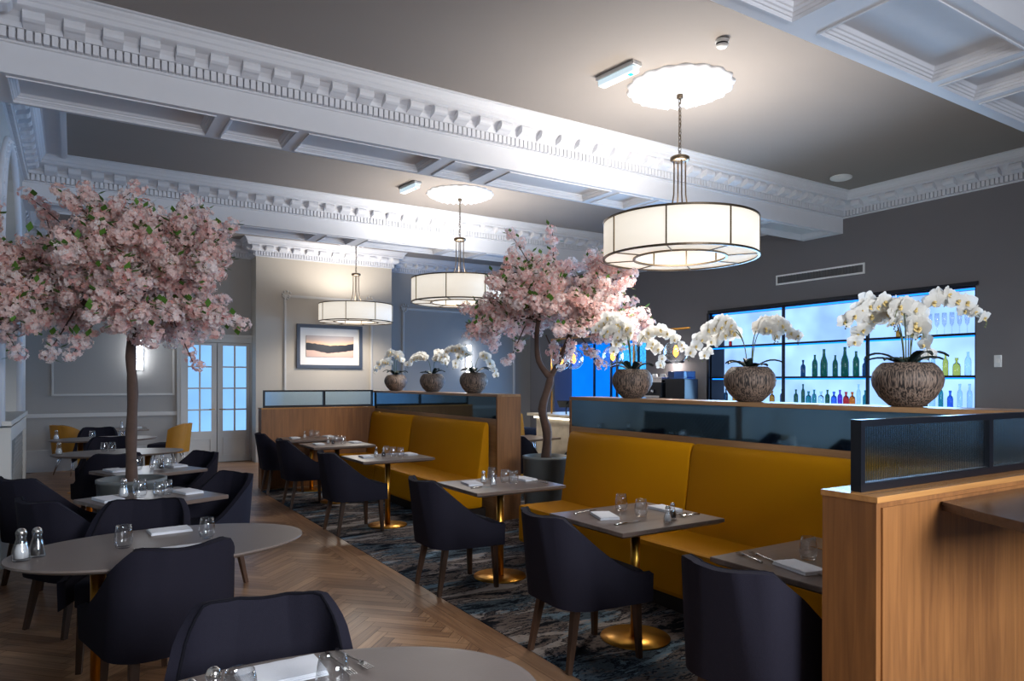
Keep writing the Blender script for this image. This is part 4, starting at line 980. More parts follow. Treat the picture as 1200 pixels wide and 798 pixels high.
# ------------------------------------------------------------------ blossom trees
def blossom_tree(x, y, z0, trunk, crown_c, crown_r, seed, label, nb=17, potr=.255, poth=.80, fork_z=1.98, extra=()):
    rr = random.Random(seed)
    t = thing('blossom_tree', label, 'artificial tree', (x, y, z0))
    MB().lathe([(0, 0), (potr * .86, 0), (potr * .88, .01), (potr, poth - .03), (potr + .006, poth - .028), (potr + .006, poth), (potr - .022, poth), (potr - .03, poth - .06), (0, poth - .06)], 48).build('planter', M['pot_grey'], t)
    MB().lathe([(potr - .031, poth - .058), (potr * .5, poth - .045), (0, poth - .04)], 32).build('soil', M['soil'], t)
    br = MB(); tips = []
    def arc(p, d, L, r0, r1, up, n=7, wob=.05):
        pts = [Vector(p)]; d = Vector(d).normalized(); rads = [r0]
        for i in range(n):
            d = (d + Vector((rr.uniform(-wob, wob), rr.uniform(-wob, wob), up / n + rr.uniform(-wob, wob)))).normalized()
            pts.append(pts[-1] + d * L / n); rads.append(r0 + (r1 - r0) * (i + 1) / n)
        br.tube(pts, rads, 7); return pts, d
    fk = []
    for path, r0, r1 in trunk:
        n = len(path); pts = []
        for i in range(n - 1):     # smooth the path
            for s in range(4):
                a = Vector(path[max(i - 1, 0)]); b_ = Vector(path[i]); c = Vector(path[i + 1]); d = Vector(path[min(i + 2, n - 1)]); u = s / 4
                pts.append(.5 * ((2 * b_) + (c - a) * u + (2 * a - 5 * b_ + 4 * c - d) * u * u + (3 * b_ - a - 3 * c + d) * u ** 3))
        pts.append(Vector(path[-1])); k = len(pts)
        MBt.tube(pts, [r0 + (r1 - r0) * i / (k - 1) for i in range(k)], 12) if False else br.tube(pts, [(r0 + (r1 - r0) * i / (k - 1)) * (1 + .07 * math.sin(i * 1.7)) for i in range(k)], 12)
        fk.append(pts[-1])
    cc = Vector(crown_c); cr = Vector(crown_r)
    spots = []
    for i in range(nb):
        a = 2 * PI * (i / nb) + rr.uniform(-.2, .2); el = rr.choice((-.38, -.12, .15, .4, .75, 1.15)) + rr.uniform(-.12, .12)
        tgt = cc + Vector((cr.x * math.cos(a) * math.cos(el), cr.y * math.sin(a) * math.cos(el), cr.z * (math.sin(el) - .12))) * rr.uniform(.90, 1.06)
        st = min(fk, key=lambda f: (f - tgt).length) - Vector((0, 0, rr.uniform(0, .12)))
        main = tgt - st; L = main.length
        pts, d = arc(st, main + Vector((0, 0, L * .30)), L * 1.02, .017, .006, -.42, 8, .05)
        for j in range(2, 9):
            if j >= 4 or rr.random() < .3: spots.append((pts[j], 1.0))
            for q in range(2 if j >= 3 else 1):
                dd = (pts[j] - pts[j - 1]).normalized(); side = Vector((rr.uniform(-1, 1), rr.uniform(-1, 1), rr.uniform(-.45, .7)))
                p2, _ = arc(pts[j], dd * .7 + side, rr.uniform(.16, .34), .006, .002, -.25, 4, .08)
                spots += [(p2[2], .8), (p2[3], 1), (p2[4], 1.1)]
    for p_, q_ in extra:
        pts, d = arc(p_, Vector(q_) - Vector(p_), (Vector(q_) - Vector(p_)).length, .008, .003, 0.0, 8, .04)
        spots += [(q + Vector((rr.uniform(-.04, .04), rr.uniform(-.04, .04), rr.uniform(-.03, .03))), rr.uniform(.75, 1.0)) for q in pts[3:]]
    br.build('trunk', M['trunk'], t)
    fl = MB(); lv = MB()
    def flower(c, nrm, r, mi):
        nrm = nrm.normalized(); a = nrm.orthogonal().normalized(); b_ = nrm.cross(a); th = rr.uniform(0, PI)
        vs = []; fs = []
        for k in range(5):
            an = th + k * 2 * PI / 5; d = a * math.cos(an) + b_ * math.sin(an); s = nrm.cross(d)
            o = len(vs); lift = rr.uniform(.1, .5)
            vs += [c, c + d * r * .6 + s * r * .38 + nrm * r * .22, c + d * r + nrm * r * lift, c + d * r * .6 - s * r * .38 + nrm * r * .22]
            fs += [(o, o + 1, o + 2, o + 3)]
        fl.add(vs, fs, mi)
    for p, s in spots:
        rad_ = .062 * s * rr.uniform(.8, 1.15); base = rr.choice((0, 0, 1, 2, 0, 2))
        for k in range(int(26 * s)):
            d = Vector((rr.gauss(0, 1), rr.gauss(0, 1), rr.gauss(0, 1))).normalized()
            flower(p + Vector((d.x, d.y, d.z * .85)) * rad_ * rr.uniform(.6, 1.1), d + Vector((0, 0, .1)), rr.uniform(.017, .026), base if rr.random() < .6 else rr.choice((0, 1, 2, 3)))
            if rr.random() < .35:
                q = p + d * rad_ * 1.02; fl.add([q + Vector((.004, 0, 0)), q + Vector((-.002, .004, 0)), q + Vector((-.002, -.004, 0)), q + Vector((0, 0, .006))], [(0, 1, 3), (1, 2, 3), (2, 0, 3)], 4)
        if rr.random() < .5:
            for k in range(rr.choice((2, 3))):
                d = Vector((rr.uniform(-1, 1), rr.uniform(-1, 1), rr.uniform(-.4, .9))).normalized(); c = p + d * rad_ * .9; L = rr.uniform(.055, .09); s_ = d.cross(Vector((0, 0, 1))).normalized() * L * .3
                lv.add([c, c + d * L * .5 + s_, c + d * L, c + d * L * .5 - s_], [(0, 1, 2), (0, 2, 3)])
    o = fl.build('blossoms', [M['pink0'], M['pink1'], M['pink2'], M['pink3'], M['heart']], t); o['kind'] = 'stuff'
    o = lv.build('leaves', M['leaf'], t); o['kind'] = 'stuff'
    return t
blossom_tree(.40, 6.52, 0, [([(0, 0, .74), (-.005, .01, 1.1), (.005, 0, 1.5), (-.01, 0, 1.8), (.0, 0, 2.0)], .044, .036), ([(0, 0, 1.93), (.03, .02, 2.08), (.10, .04, 2.22)], .030, .022), ([(0, 0, 1.93), (-.04, -.02, 2.1), (-.12, 0, 2.24)], .030, .020),
             ([(0, 0, 1.9), (.0, .08, 2.15), (.03, .10, 2.4)], .026, .018)], (-.08, 0, 2.35), (.86, .85, .68), 11, 'large pink blossom tree in a grey planter among the loose tables', nb=36,
             extra=[((-.2, 0, 2.6), (-.75, .25, 3.08)), ((.1, 0, 2.7), (.45, -.1, 3.12)), ((.25, -.1, 2.2), (.46, -.28, 1.74)), ((-.4, 0, 2.15), (-.62, .05, 1.78)), ((-.5, .2, 2.2), (-.86, .3, 1.95)), ((.04, -.05, 2.15), (.02, -.1, 1.90)), ((-.25, -.1, 2.1), (-.42, -.2, 1.80))])
blossom_tree(4.30, 6.17, .004, [([(0, 0, .74), (.02, 0, 1.05), (-.03, .02, 1.3), (.05, 0, 1.58), (.06, 0, 1.68)], .052, .040), ([(.06, 0, 1.64), (-.05, .06, 1.82), (-.07, .07, 2.1), (-.05, .05, 2.35)], .036, .022), ([(.06, 0, 1.64), (.15, -.06, 1.85), (.22, -.12, 2.08), (.34, -.2, 2.3)], .032, .018)],
             (.12, -.04, 2.36), (.92, .80, .48), 23, 'pink blossom tree in the gap between the booth dividers', nb=29, potr=.245, poth=.80,
             extra=[((-.1, 0, 2.7), (-.38, .15, 3.20)), ((.1, 0, 2.75), (.05, -.05, 3.22)), ((-.2, .1, 2.2), (-.35, .2, 1.78)), ((.3, -.2, 2.1), (.5, -.35, 1.80)), ((.3, 0, 2.4), (.82, -.62, 2.35)), ((0, 0, 2.1), (.1, -.1, 1.78))])

# ------------------------------------------------------------------ orchids
def flower_mesh():
    b = MB()
    def petal(an, L, W, lift, mi=0, z=0):
        m = Matrix.Rotation(an, 4, 'X'); vs = []; fs = []; nx, ny = 4, 3
        for i in range(nx + 1):
            u = i / nx; w = W * math.sin(PI * min(1, .12 + u * .86)) ** .6
            for j in range(ny + 1):
                v = -1 + 2 * j / ny
                vs.append(m @ Vector((lift * u * u + .004 * (1 - v * v) + z, v * w, L * u)))
        for i in range(nx):
            for j in range(ny): a = i * (ny + 1) + j; fs.append((a, a + 1, a + ny + 2, a + ny + 1))
        b.add(vs, fs, mi, True)
    petal(0, .042, .017, -.004); petal(rad(128), .042, .016, -.004); petal(rad(-128), .042, .016, -.004)
    petal(rad(68), .044, .027, .004, z=.003); petal(rad(-68), .044, .027, .004, z=.003)
    b.lathe([(0, 0), (.005, .004), (.007, .012), (0, .018)], 8, mi=1, mat=Matrix.Translation((.004, 0, 0)) @ Matrix.Rotation(PI / 2, 4, 'Y'))
    petal(rad(180), .018, .008, .014, 1, .006)
    o = b.build('flower', [M['petal'], M['petal_c']]); return o
flower_o = flower_mesh(); first_flower = [True]
def orchid(x, y, stems, label, r=.185, h=.26, seed=1, leaves=7):
    rr = random.Random(seed)
    t = thing('potted_orchid', label, 'potted orchid', (x, y, 1.455))
    pr = [(0, 0), (.42 * r, 0), (.50 * r, .02 * h), (.78 * r, .22 * h), (.96 * r, .46 * h), (1.0 * r, .62 * h), (.95 * r, .78 * h), (.84 * r, .90 * h), (.74 * r, .97 * h), (.68 * r, h), (.62 * r, .98 * h), (.64 * r, .9 * h), (0, .88 * h)]
    MB().lathe(pr, 56).build('pot', M['bowl'], t)
    MB().lathe([(.63 * r, .9 * h), (.3 * r, .94 * h), (0, .95 * h)], 24).build('soil', M['soil'], t)
    for k in range(leaves):
        a = 2 * PI * k / leaves + rr.uniform(-.3, .3); L = rr.uniform(.15, .22) * r / .185; W = .034; b = MB(); vs = []; n = 7
        rise = rr.uniform(.03, .09)
        for i in range(n + 1):
            u = i / n; w = W * math.sin(PI * (.10 + .86 * u)) ** .7
            c = Vector((math.cos(a), math.sin(a), 0)); s = Vector((-c.y, c.x, 0)); p = c * (.02 + L * u) + Vector((0, 0, h * .93 + rise * math.sin(u * 2.4)))
            vs += [p - s * w + Vector((0, 0, .008)), p, p + s * w + Vector((0, 0, .008)), p + Vector((0, 0, -.003))]
        fs = []
        for i in range(n):
            o = i * 4; fs += [(o, o + 4, o + 5, o + 1), (o + 1, o + 5, o + 6, o + 2), (o + 2, o + 6, o + 7, o + 3), (o + 3, o + 7, o + 4, o)]
        b.add(vs, fs, 0, True); b.build('leaf', M['leaf_dark'], t)
    for (dx, dy, top, reach, drop, nf, start) in stems:
        # dx,dy: horizontal direction; rises to height top, arches out to reach and falls by drop
        d = Vector((dx, dy, 0)).normalized(); s = Vector((-d.y, d.x, 0)); pts = []
        P0 = Vector((d.x * .02, d.y * .02, h * .93)); P1 = Vector((d.x * reach * .05, d.y * reach * .05, top * 1.02)); P2 = Vector((d.x * reach * .55, d.y * reach * .55, top * 1.10)); P3 = Vector((d.x * reach, d.y * reach, top - drop))
        n = 24
        for i in range(n + 1):
            u = i / n; pts.append(P0 * (1 - u) ** 3 + P1 * 3 * u * (1 - u) ** 2 + P2 * 3 * u * u * (1 - u) + P3 * u ** 3)
        st = MB().tube(pts, [.0035] * 18 + [.0028 - .0002 * i for i in range(n - 17)], 6)
        if rr.random() < 1:
            for q in range(4):
                p = pts[-1] + Vector((rr.uniform(-.02, .03) * d.x, rr.uniform(-.02, .03) * d.y, -.012 * q)); st.lathe([(0, -.006), (.006, 0), (0, .008)], 6, c=p[:])
        so = st.build('stem', M['stem'], t)
        for k in range(nf):
            u = start + (1 - start) * (k + .5) / nf; f = u * n; i = min(int(f), n - 1); p = pts[i].lerp(pts[i + 1], f - i)
            sd = (1 if k % 2 else -1)
            fo = flower_o if first_flower[0] else flower_o.copy()
            if not first_flower[0]: C.objects.link(fo)
            first_flower[0] = False
            fo.parent = so
            off = s * sd * rr.uniform(.012, .03) + Vector((0, 0, rr.uniform(-.03, .015)))
            # flowers look out sideways and a little towards the aisle
            face = math.atan2(-.847 * 1.0 + rr.uniform(-.5, .5), -.53 + rr.uniform(-.6, .6)) if rr.random() < .7 else math.atan2(s.y * sd, s.x * sd) + rr.uniform(-.7, .7)
            fo.location = p + off; fo.rotation_euler = (rr.uniform(-.3, .3), rr.uniform(-.1, .45), face); sc = rr.uniform(.95, 1.2) * (1.28 if k < nf * .65 else 1.0); fo.scale = (sc, sc, sc)
    return t
RX, RY = .847, -.531     # the direction across the view
def S(side, depth, top, reach, drop, nf, start=.42):
    return (RX * side - RY * depth * .0 + depth * .531, RY * side + depth * .847, top, reach, drop, nf, start)
orchid(4.26, 2.30, [S(-1, -.2, .66, .42, .16, 13, .40), S(-1, .35, .60, .30, .20, 10, .42), S(-.55, -.5, .64, .22, .16, 9, .45), S(1, .1, .70, .50, .18, 13, .42), S(.5, -.5, .56, .12, .30, 8, .40), S(.4, .3, .62, .14, .2, 8, .5)],
       'white orchid in a dark carved bowl nearest the black framed glass panel', r=.196, h=.265, seed=4, leaves=8)
orchid(4.26, 3.46, [S(-1, 0, .64, .46, .30, 16, .42), S(-1, .5, .58, .34, .24, 10, .45), S(1, -.2, .62, .34, .16, 11, .42), S(.8, .4, .60, .26, .12, 9, .45), S(.3, -.3, .60, .2, .14, 8, .5)],
       'white orchid in a carved bowl in the middle of the near divider', r=.188, h=.26, seed=9)
orchid(4.26, 4.75, [S(-1, .2, .74, .34, .12, 16, .36), S(-1, -.5, .68, .30, .12, 15, .36), S(-.6, -.4, .66, .22, .12, 14, .36), S(-.5, .5, .72, .28, .14, 14, .38), S(-.3, .4, .62, .22, .18, 12, .4), S(1, 0, .66, .48, .22, 12, .42), S(.6, .4, .62, .4, .34, 10, .45)],
       'white orchid in a carved bowl at the tree end of the near divider', r=.182, h=.26, seed=14)
orchid(4.26, 7.70, [S(-1, 0, .60, .44, .18, 13, .38), S(-.7, .4, .56, .3, .22, 9, .4), S(1, .2, .52, .30, .30, 8, .5)], 'white orchid in a dark bowl on the far divider, nearest the tree', r=.18, h=.26, seed=21)
orchid(4.26, 8.90, [S(-1, 0, .54, .36, .18, 12, .4), S(.6, .4, .58, .26, .12, 10, .4), S(1, -.3, .52, .2, .14, 8, .4)], 'white orchid in a carved bowl, middle one on the far divider', r=.178, h=.255, seed=28)
orchid(4.26, 10.22, [S(-1, .1, .50, .34, .20, 11, .4), S(.3, -.3, .60, .16, .16, 9, .42), S(-.3, .3, .62, .2, .1, 8, .5)], 'white orchid in a small carved bowl at the far end of the far divider', r=.178, h=.25, seed=33)

# ------------------------------------------------------------------ back bar
bx = thing('bar_shelving', 'black framed back bar shelving with light blue backlighting', 'shelving', (XR, 6.63, 0))
y0, y1, z0, z1 = NICHE; m = 6.63; D = .36
MB().box(D, D + .02, y0 - m, y1 - m, z0, z1).build('backlit_panel', M['niche'], bx)
cs = MB().box(.02, D, y0 - m, y0 - m + .02, z0, z1).box(.02, D, y1 - m - .02, y1 - m, z0, z1).box(.02, D, y0 - m + .02, y1 - m - .02, z1 - .02, z1).box(.02, D, y0 - m + .02, y1 - m - .02, z0, z0 + .02)
cs.build('casing', M['shelf'], bx)
f = MB().box(-.03, .02, y0 - m - .03, y1 - m + .03, z1, z1 + .05).box(-.03, .02, y1 - m - .0, y1 - m + .05, z0, z1)
f.build('frame', M['black'], bx)
for yy in (5.87, 7.30):
    MB().box(.0, .035, yy - m - .02, yy - m + .02, z0, z1 - .02).build('upright', M['shelf'], bx)
for zz in (1.665, 2.215):
    MB().box(.036, D - .002, y0 - m + .021, y1 - m - .021, zz, zz + .03).build('shelf', M['shelf'], bx)
    MB().box(.0, .036, y0 - m + .021, 5.849 - m, zz, zz + .03).box(.0, .036, 5.891 - m, 7.279 - m, zz, zz + .03).box(.0, .036, 7.321 - m, y1 - m - .021, zz, zz + .03).build('shelf_edge', M['shelf'], bx)
for a_, c_ in ((y0 - m + .022, 5.85 - m), (5.892 - m, 7.28 - m), (7.322 - m, y1 - m - .022)):
    for zz in (1.645, 2.195, z1 - .045): MB().box(.04, .055, a_, c_, zz, zz + .018).build('led_strip', M['led'], bx)
# back counter under the niche
ct = thing('back_counter', 'dark back bar counter beneath the backlit shelving', 'counter', (9.46, 7.5, .0045))
MB().box(-.30, .30, -3.2, 2.98, 0, 1.21).build('carcass', M['shelf'], ct); MB().box(-.33, .30, -3.2, 2.98, 1.21, 1.25).build('worktop', M['marble'], ct)
KIND = {'wine': [(0, 0), (.036, 0), (.040, .01), (.040, .19), (.034, .225), (.017, .26), (.014, .30), (.016, .31), (.016, .325), (0, .325)],
        'fizz': [(0, 0), (.042, 0), (.047, .01), (.047, .17), (.040, .215), (.022, .27), (.016, .33), (.018, .345), (.018, .37), (0, .37)],
        'spirit': [(0, 0), (.036, 0), (.038, .01), (.038, .15), (.030, .18), (.014, .195), (.014, .235), (.018, .24), (.018, .265), (0, .265)],
        'stout': [(0, 0), (.045, 0), (.048, .01), (.048, .11), (.040, .15), (.016, .17), (.015, .20), (.022, .205), (.022, .235), (0, .235)],
        'tall': [(0, 0), (.030, 0), (.032, .01), (.032, .22), (.026, .25), (.013, .28), (.013, .33), (.016, .335), (.016, .36), (0, .36)],
        'flute': [(0, 0), (.032, 0), (.032, .004), (.005, .01), (.005, .09), (.022, .13), (.028, .20), (.026, .27), (.024, .27), (.026, .20), (.02, .132), (0, .10)]}
BM = {}
def bottle(kind, col, y, z, label, sc=1, x=9.95, grp=None):
    key = (kind, col)
    if key not in BM:
        b = MB().lathe(KIND[kind], 16); me = b.build('wine_bottle' if kind in ('wine', 'fizz') else ('champagne_flute' if kind == 'flute' else 'spirit_bottle'), M['glass'] if col == 'glass' else M['b_' + col]); BM[key] = me; o = me
    else: o = BM[key].copy(); C.objects.link(o)
    o.location = (x, y, z); o.scale = (sc, sc, sc); tag(o, label, 'glass' if kind == 'flute' else 'bottle', grp); return o
zA, zB, zC_ = 1.0405, 1.6955, 2.2455
ORD = ['first', 'second', 'third', 'fourth', 'fifth', 'sixth', 'seventh', 'eighth', 'ninth', 'tenth', 'eleventh', 'twelfth']
sh = 'counted towards the grey wall'
# middle shelf, middle bay: champagne and wine
for i, (y, k, s) in enumerate(((7.03, 'spirit', 1.0), (6.82, 'wine', 1.05), (6.66, 'fizz', 1.15), (6.47, 'wine', 1.0), (6.31, 'fizz', 1.2), (6.13, 'wine', 1.15), (5.99, 'spirit', 1.0))):
    bottle(k, 'green' if k != 'spirit' else 'dark', y, zB, '%s bottle along the middle bar shelf between the uprights' % ORD[i], s, grp='bottles on the middle bar shelf')
for i, (y, k, c, s) in enumerate(((5.55, 'spirit', 'clear', 1), (5.38, 'stout', 'clear', 1.1), (5.22, 'tall', 'teal', .95), (5.02, 'tall', 'clear', .85), (4.86, 'wine', 'yellow', .9), (4.72, 'stout', 'yellow', 1), (4.58, 'wine', 'clear', .95))):
    bottle(k, c, y, zB, '%s bottle along the middle bar shelf behind the orchid bay nearest the corner' % ORD[i], s, grp='bottles on the middle bar shelf')
# lower shelf, at the counter: lifted on a riser so the necks clear the divider
MB().box(.036, D - .005, y0 - m + .021, y1 - m - .021, z0 + .021, 1.24).build('bottle_riser', M['shelf'], bx)
row = [(8.60, 'spirit', 'dark'), (8.40, 'stout', 'amber'), (8.10, 'tall', 'teal'), (7.85, 'spirit', 'clear'), (7.62, 'stout', 'amber'), (7.42, 'spirit', 'dark'), (7.16, 'spirit', 'green'), (7.03, 'tall', 'green'), (6.93, 'stout', 'teal'), (6.83, 'spirit', 'teal'), (6.71, 'stout', 'clear'), (6.60, 'spirit', 'green'),
       (6.49, 'stout', 'blue'), (6.39, 'spirit', 'purple'), (6.29, 'stout', 'red'), (6.19, 'stout', 'orange'), (6.09, 'tall', 'clear'), (5.985, 'spirit', 'teal')]
COLN = {'dark': 'dark blue', 'amber': 'amber', 'teal': 'teal', 'clear': 'clear', 'green': 'green', 'blue': 'blue', 'purple': 'purple', 'red': 'red', 'orange': 'orange', 'yellow': 'yellow'}
cnt = {}
for y, k, c in row:
    cnt[c] = cnt.get(c, -1) + 1
    bottle(k, c, y, 1.241, '%s %s glass bottle on the lowest bar shelf left of the big orchid'.replace(' left of the big orchid', ' before the largest orchid') % (ORD[cnt[c]], COLN[c]), .92, grp='bottles on the lowest bar shelf')
for i, (y, k, c) in enumerate(((5.50, 'stout', 'clear'), (5.32, 'spirit', 'clear'), (5.14, 'stout', 'dark'), (5.03, 'spirit', 'clear'), (4.92, 'tall', 'teal'), (4.80, 'spirit', 'blue'), (4.68, 'tall', 'clear'), (4.56, 'tall', 'clear'))):
    bottle(k, c, y, 1.241, '%s bottle on the lowest bar shelf past the largest orchid bowl' % ORD[i], .95, grp='bottles on the lowest bar shelf')
for i in range(9):
    bottle('flute', 'glass', 5.35 - i * .095, zC_, '%s stemmed glass of the row on the top bar shelf' % ORD[i], 1.1, grp='stemmed glasses on the top bar shelf')
for i, (y, c) in enumerate(((5.5, 'amber'), (8.5, 'red'))):
    bottle('stout', c, y, zC_, 'squat %s bottle on the top bar shelf' % COLN[c], .6, grp='bottles on the top bar shelf')

# blue alcove left of the coffee station
al = thing('blue_lit_alcove', 'tall alcove glowing vivid blue behind the blossom tree', 'alcove', (XR + .12, 12.1, 0))
MB().box(.40, .42, -1.58, 1.59, 0, 2.5).build('back_panel', M['alcove'], al)
MB().box(.36, .395, -1.50, -.2, .02, 2.45).build('textured_glass', M['alcove2'], al)
MB().box(.002, .42, -1.60, -1.581, 0, 2.5).box(.002, .42, 1.591, 1.61, 0, 2.5).box(.002, .42, -1.58, 1.59, 2.5, 2.52).build('reveal', M['wall_grey'], al)
b = MB()
for yy in (-1.5, -.88, -.18, .02, .62): b.box(.30, .34, yy - .02, yy + .02, 0, 2.48)
b.box(.30, .34, -1.5, -.18, 1.72, 1.745).box(.30, .34, -1.5, -.18, .9, .925); b.build('frame', M['black'], al)

# coffee station
cm = thing('espresso_machine', 'black and steel espresso machine on the back counter below the wall lamp', 'coffee machine', (9.48, 9.86, 1.256))
MB().box(-.26, .26, -.38, .38, .05, .34, bev=.02).build('body', M['black'], cm); MB().box(-.26, .28, -.38, .38, .40, .44, bev=.01).build('cup_rail', M['steel'], cm)
MB().box(-.24, .24, -.36, .36, .34, .40).build('cup_warmer', M['steel'], cm); MB().box(-.30, -.262, -.36, .36, .05, .09).build('drip_tray', M['steel'], cm)
for s in (-1, 1):
    MB().lathe([(0, .14), (.035, .14), (.035, .2), (0, .2)], 14, c=(-.29, s * .17, 0)).build('group_head', M['steel'], cm)
    for k in (-.13, .13): MB().box(-.24, -.2, s * .3 - .02, s * .3 + .02, 0, .05).build('foot', M['black'], cm) if k > 0 else None
MB().box(-.268, -.262, .24, .33, .22, .30).build('display', M['display'], cm)
gr = thing('coffee_grinder', 'coffee grinder with clear hopper on the back counter', 'grinder', (9.45, 10.2 + .24, 1.256))
MB().box(-.09, .09, -.08, .08, 0, .36, bev=.02).build('body', M['steel'], gr); MB().lathe([(.04, .36), (.09, .44), (.095, .56), (.09, .56), (.085, .44), (.035, .37)], 18).build('hopper', M['b_clear'], gr)
mc = thing('cup_stack', 'white cups standing upside down on the espresso machine', 'cups', (9.48, 9.86, 1.70)); o = None
for i in range(5):
    lab = '%s white cup upside down on the espresso machine' % ORD[i]
    o2 = MB().lathe([(.042, 0), (.040, .02), (.028, .055), (.02, .06), (0, .06)], 16).build('coffee_cup', M['plastic']); tag(o2, lab, 'cup', 'cups on the espresso machine', (9.42 + .05 * (i % 2), 9.62 + i * .11, 1.6965))
bpy.data.objects.remove(mc)
bk = tag(MB().box(-.18, .18, -.24, .24, 0, .40, bev=.015).build('glass_washer', M['black']), 'black box-shaped appliance beside the espresso machine', 'appliance', None, (9.45, 9.20, 1.256))
tag(MB().box(-.15, .15, -.2, .2, 0, .14, bev=.01).build('blue_crate', M['b_blue']), 'pale blue tub on top of the black appliance', 'tub', None, (9.45, 9.20, 1.6575))
pl_ = thing('picture_light', 'black horizontal wall lamp above the coffee station', 'wall lamp', (XR, 9.66, 1.98))
MB().tube([(-.10, -.26, 0), (-.10, .26, 0)], .022, 10).build('lamp_bar', M['black'], pl_); MB().tube([(-.002, 0, 0), (-.10, 0, 0)], .01, 8).build('arm', M['black'], pl_)
# bar counter, seen end on through the gap
bc = thing('bar_counter', 'pale topped bar counter with lit marble front in the gap', 'bar counter', (6.6, 7.4, .0005))
MB().box(-.30, .40, -2.3, 1.9, .004, 1.02).build('front', M['marble'], bc); MB().box(-.42, .46, -2.4, 2.0, 1.055, 1.10, bev=.005).build('countertop', M['marble'], bc)
MB().box(-.34, .40, -2.32, 1.92, 1.022, 1.054).build('light_strip', M['strip'], bc)
# gold gantry with globe bulbs
ga = thing('gold_gantry', 'slim gold rail frame standing on the bar counter', 'rail', (6.35, 7.5, 1.1005))
b = MB()
for yy in (-.45, 1.45): b.tube([(0, yy, 0), (0, yy, 1.16)], .014, 8)
b.tube([(0, -1.45, 1.16), (0, 1.45, 1.16)], .014, 8); b.build('frame', M['gold'], ga)
for i, (yy, zz, lab) in enumerate(((-1.22, .88, 'clear globe bulb with amber filament between the two near orchids'), (-.02, .86, 'clear globe bulb with amber filament behind the orchid by the tree'), (.88, .84, 'clear globe bulb with amber filament seen through the tree blossoms'), (1.20, .83, 'clear globe bulb with amber filament beside the tree trunk'))):
    g = thing('globe_bulb', lab, 'light bulb', (6.35, 7.5 + yy, 1.10 + zz), group='globe bulbs over the bar')
    MB().lathe([(.012, .155)] + [(.15 * math.sin(a), .15 * math.cos(a)) for a in [PI * (.05 + .95 * k / 14) for k in range(15)]] + [(.1485 * math.sin(a), .1485 * math.cos(a)) for a in [PI * (1 - .95 * k / 14) for k in range(15)]], 24).build('globe', M['glass'], g)
    MB().lathe([(0, -.07), (.022, -.05), (.034, -.02), (.026, .04), (.012, .075), (0, .08)], 12).build('filament', M['filament'], g)
    MB().lathe([(0, .13), (.022, .13), (.022, .2), (0, .2)], 12).build('socket', M['gold'], g)
    MB().tube([(0, 0, .2), (0, 0, 2.26 - (1.10 + zz) - .018)], .004, 6).build('flex', M['black'], g)
tb = thing('tablet_stand', 'black tablet on a stand on the end of the bar counter', 'tablet', (6.45, 8.7, 1.1005), rad(40))
MB().tube([(0, 0, 0), (0, 0, .12)], .012, 8).build('stand', M['black'], tb)
q = MB(); q.box(-.012, .0, -.13, .13, -.09, .09, bev=.003); o = q.build('screen', M['screen_dark'], tb); o.location = (0, 0, .16); o.rotation_euler = (0, rad(-55), 0)
bs = dup(yc, (5.75, 9.72, .66), rad(0), 'mustard backed bar stool at the end of the bar counter', 'bar stools'); bs.name = 'bar_stool'
bs.location = (6.46, 10.1, .30)
MB().lathe([(0, -.299), (.2, -.299), (.2, -.285), (.03, -.27), (.03, .36), (0, .36)], 24).build('column', M['brass'], bs)
# ------------------------------------------------------------------ lights
def area(name, loc, rot, sx, sy, power, col, spread=180):
    l = bpy.data.lights.new(name, 'AREA'); l.shape = 'RECTANGLE'; l.size = sx; l.size_y = sy; l.energy = power; l.color = col; l.spread = rad(spread)
    o = bpy.data.objects.new(name, l); C.objects.link(o); o.location = loc; o.rotation_euler = rot; return o
# daylight through the two front windows (facing +Y into the room)
for x, pw in ((2.0, 210), (6.5, 25)): area('daylight', (x, YF + .03, 2.15), (rad(68), 0, 0), 1.9, 2.3, pw, (.92, .95, 1.0), 140)
area('alcove_glow', (XR - .02, 12.1, 1.4), (0, rad(88), 0), 2.2, 3.0, 60, (.16, .46, 1.0), 160)
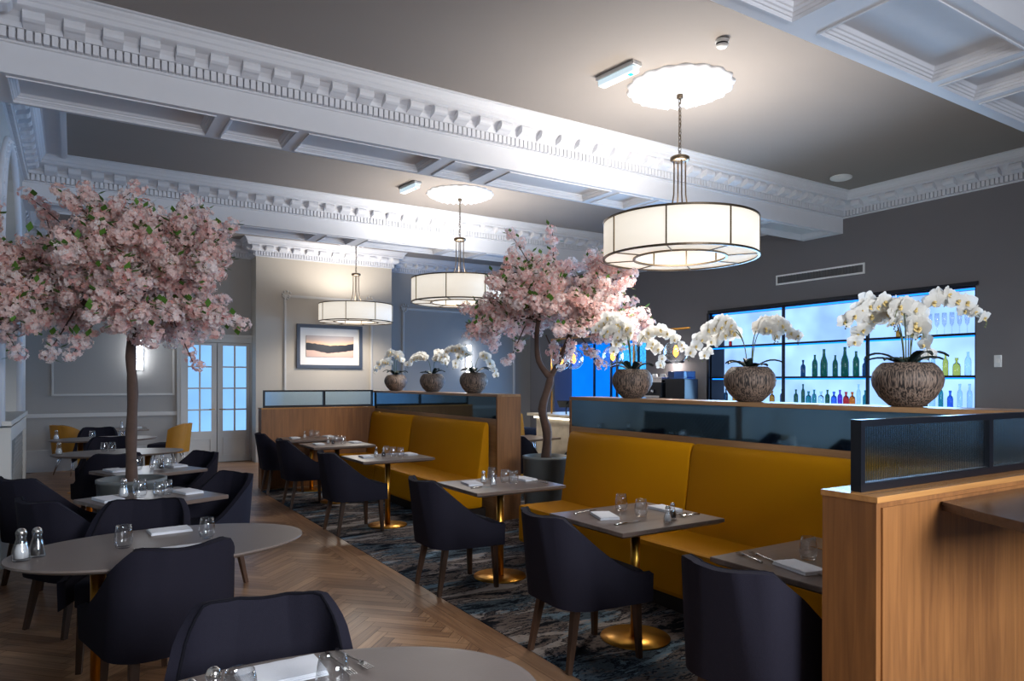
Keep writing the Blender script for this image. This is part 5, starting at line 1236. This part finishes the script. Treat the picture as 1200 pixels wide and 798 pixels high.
# strip lighting of the bar niche and the alcove
area('bar_glow', (XR - .20, 6.63, 1.95), (0, rad(78), 0), 1.4, 4.2, 150, (.30, .60, 1.0), 130)
def point(name, loc, power, col, r=.1):
    l = bpy.data.lights.new(name, 'POINT'); l.energy = power; l.color = col; l.shadow_soft_size = r
    o = bpy.data.objects.new(name, l); C.objects.link(o); o.location = loc; return o
point('lamp_glow', (XR - .14, 9.66, 1.94), 8, (1, .9, .85), .05)
def spot(name, loc, rx, power, col):
    l = bpy.data.lights.new(name, 'SPOT'); l.energy = power; l.color = col; l.shadow_soft_size = .3; l.spot_size = rad(172); l.spot_blend = .5
    o = bpy.data.objects.new(name, l); C.objects.link(o); o.location = loc; o.rotation_euler = (rx, 0, 0); return o
for x, y in LAMPS[:]:
    if True:
        k = .55 if y > 12 else 1
        spot('pendant_uplight', (x, y, 3.135), PI, 150 * k ** .7, (1.0, .95, .88)); spot('pendant_downlight', (x, y, 2.76), 0, 85, (1.0, .93, .84))
w = bpy.data.worlds.new('world'); bpy.context.scene.world = w; w.use_nodes = True; w.node_tree.nodes['Background'].inputs[0].default_value = (.5, .6, .8, 1); w.node_tree.nodes['Background'].inputs[1].default_value = .3

GR = {'drum_pendant_light': 'drum pendants', 'emergency_light': 'bulkhead emergency lights', 'wall_sconce': 'tall wall sconces', 'potted_orchid': 'potted orchids on the dividers', 'blossom_tree': 'potted blossom trees',
      'booth_divider': 'oak booth dividers', 'booth_screen': 'oak booth screens', 'glass_panel_screen': 'black framed glass panels', 'banquette_bench': 'mustard banquettes', 'radiator_cover': 'radiator covers'}
for o in C.objects:
    k_ = o.name.split('.')[0]
    if o.parent is None and k_ in GR: o['group'] = GR[k_]
# ------------------------------------------------------------------ camera
cam = bpy.data.cameras.new('camera'); co = bpy.data.objects.new('camera', cam); C.objects.link(co)
cam.sensor_width = 36; cam.lens = 817 / 1200 * 36; cam.shift_y = 48.3 / 1200; cam.clip_start = .02
co.matrix_world = Matrix.Translation((0, 0, 1.60)) @ Matrix.Rotation(-.5602, 4, 'Z') @ Matrix.Rotation(PI / 2, 4, 'X') @ Matrix.Rotation(.00198, 4, 'Z')
sc = bpy.context.scene; sc.camera = co
sc.view_settings.view_transform = 'Standard'; sc.view_settings.look = 'None'; sc.view_settings.gamma = 1; sc.view_settings.exposure = 0.58
sc.cycles.use_denoising = True; sc.cycles.max_bounces = 8; sc.cycles.transparent_max_bounces = 12
sc.cycles.sample_clamp_indirect = 6
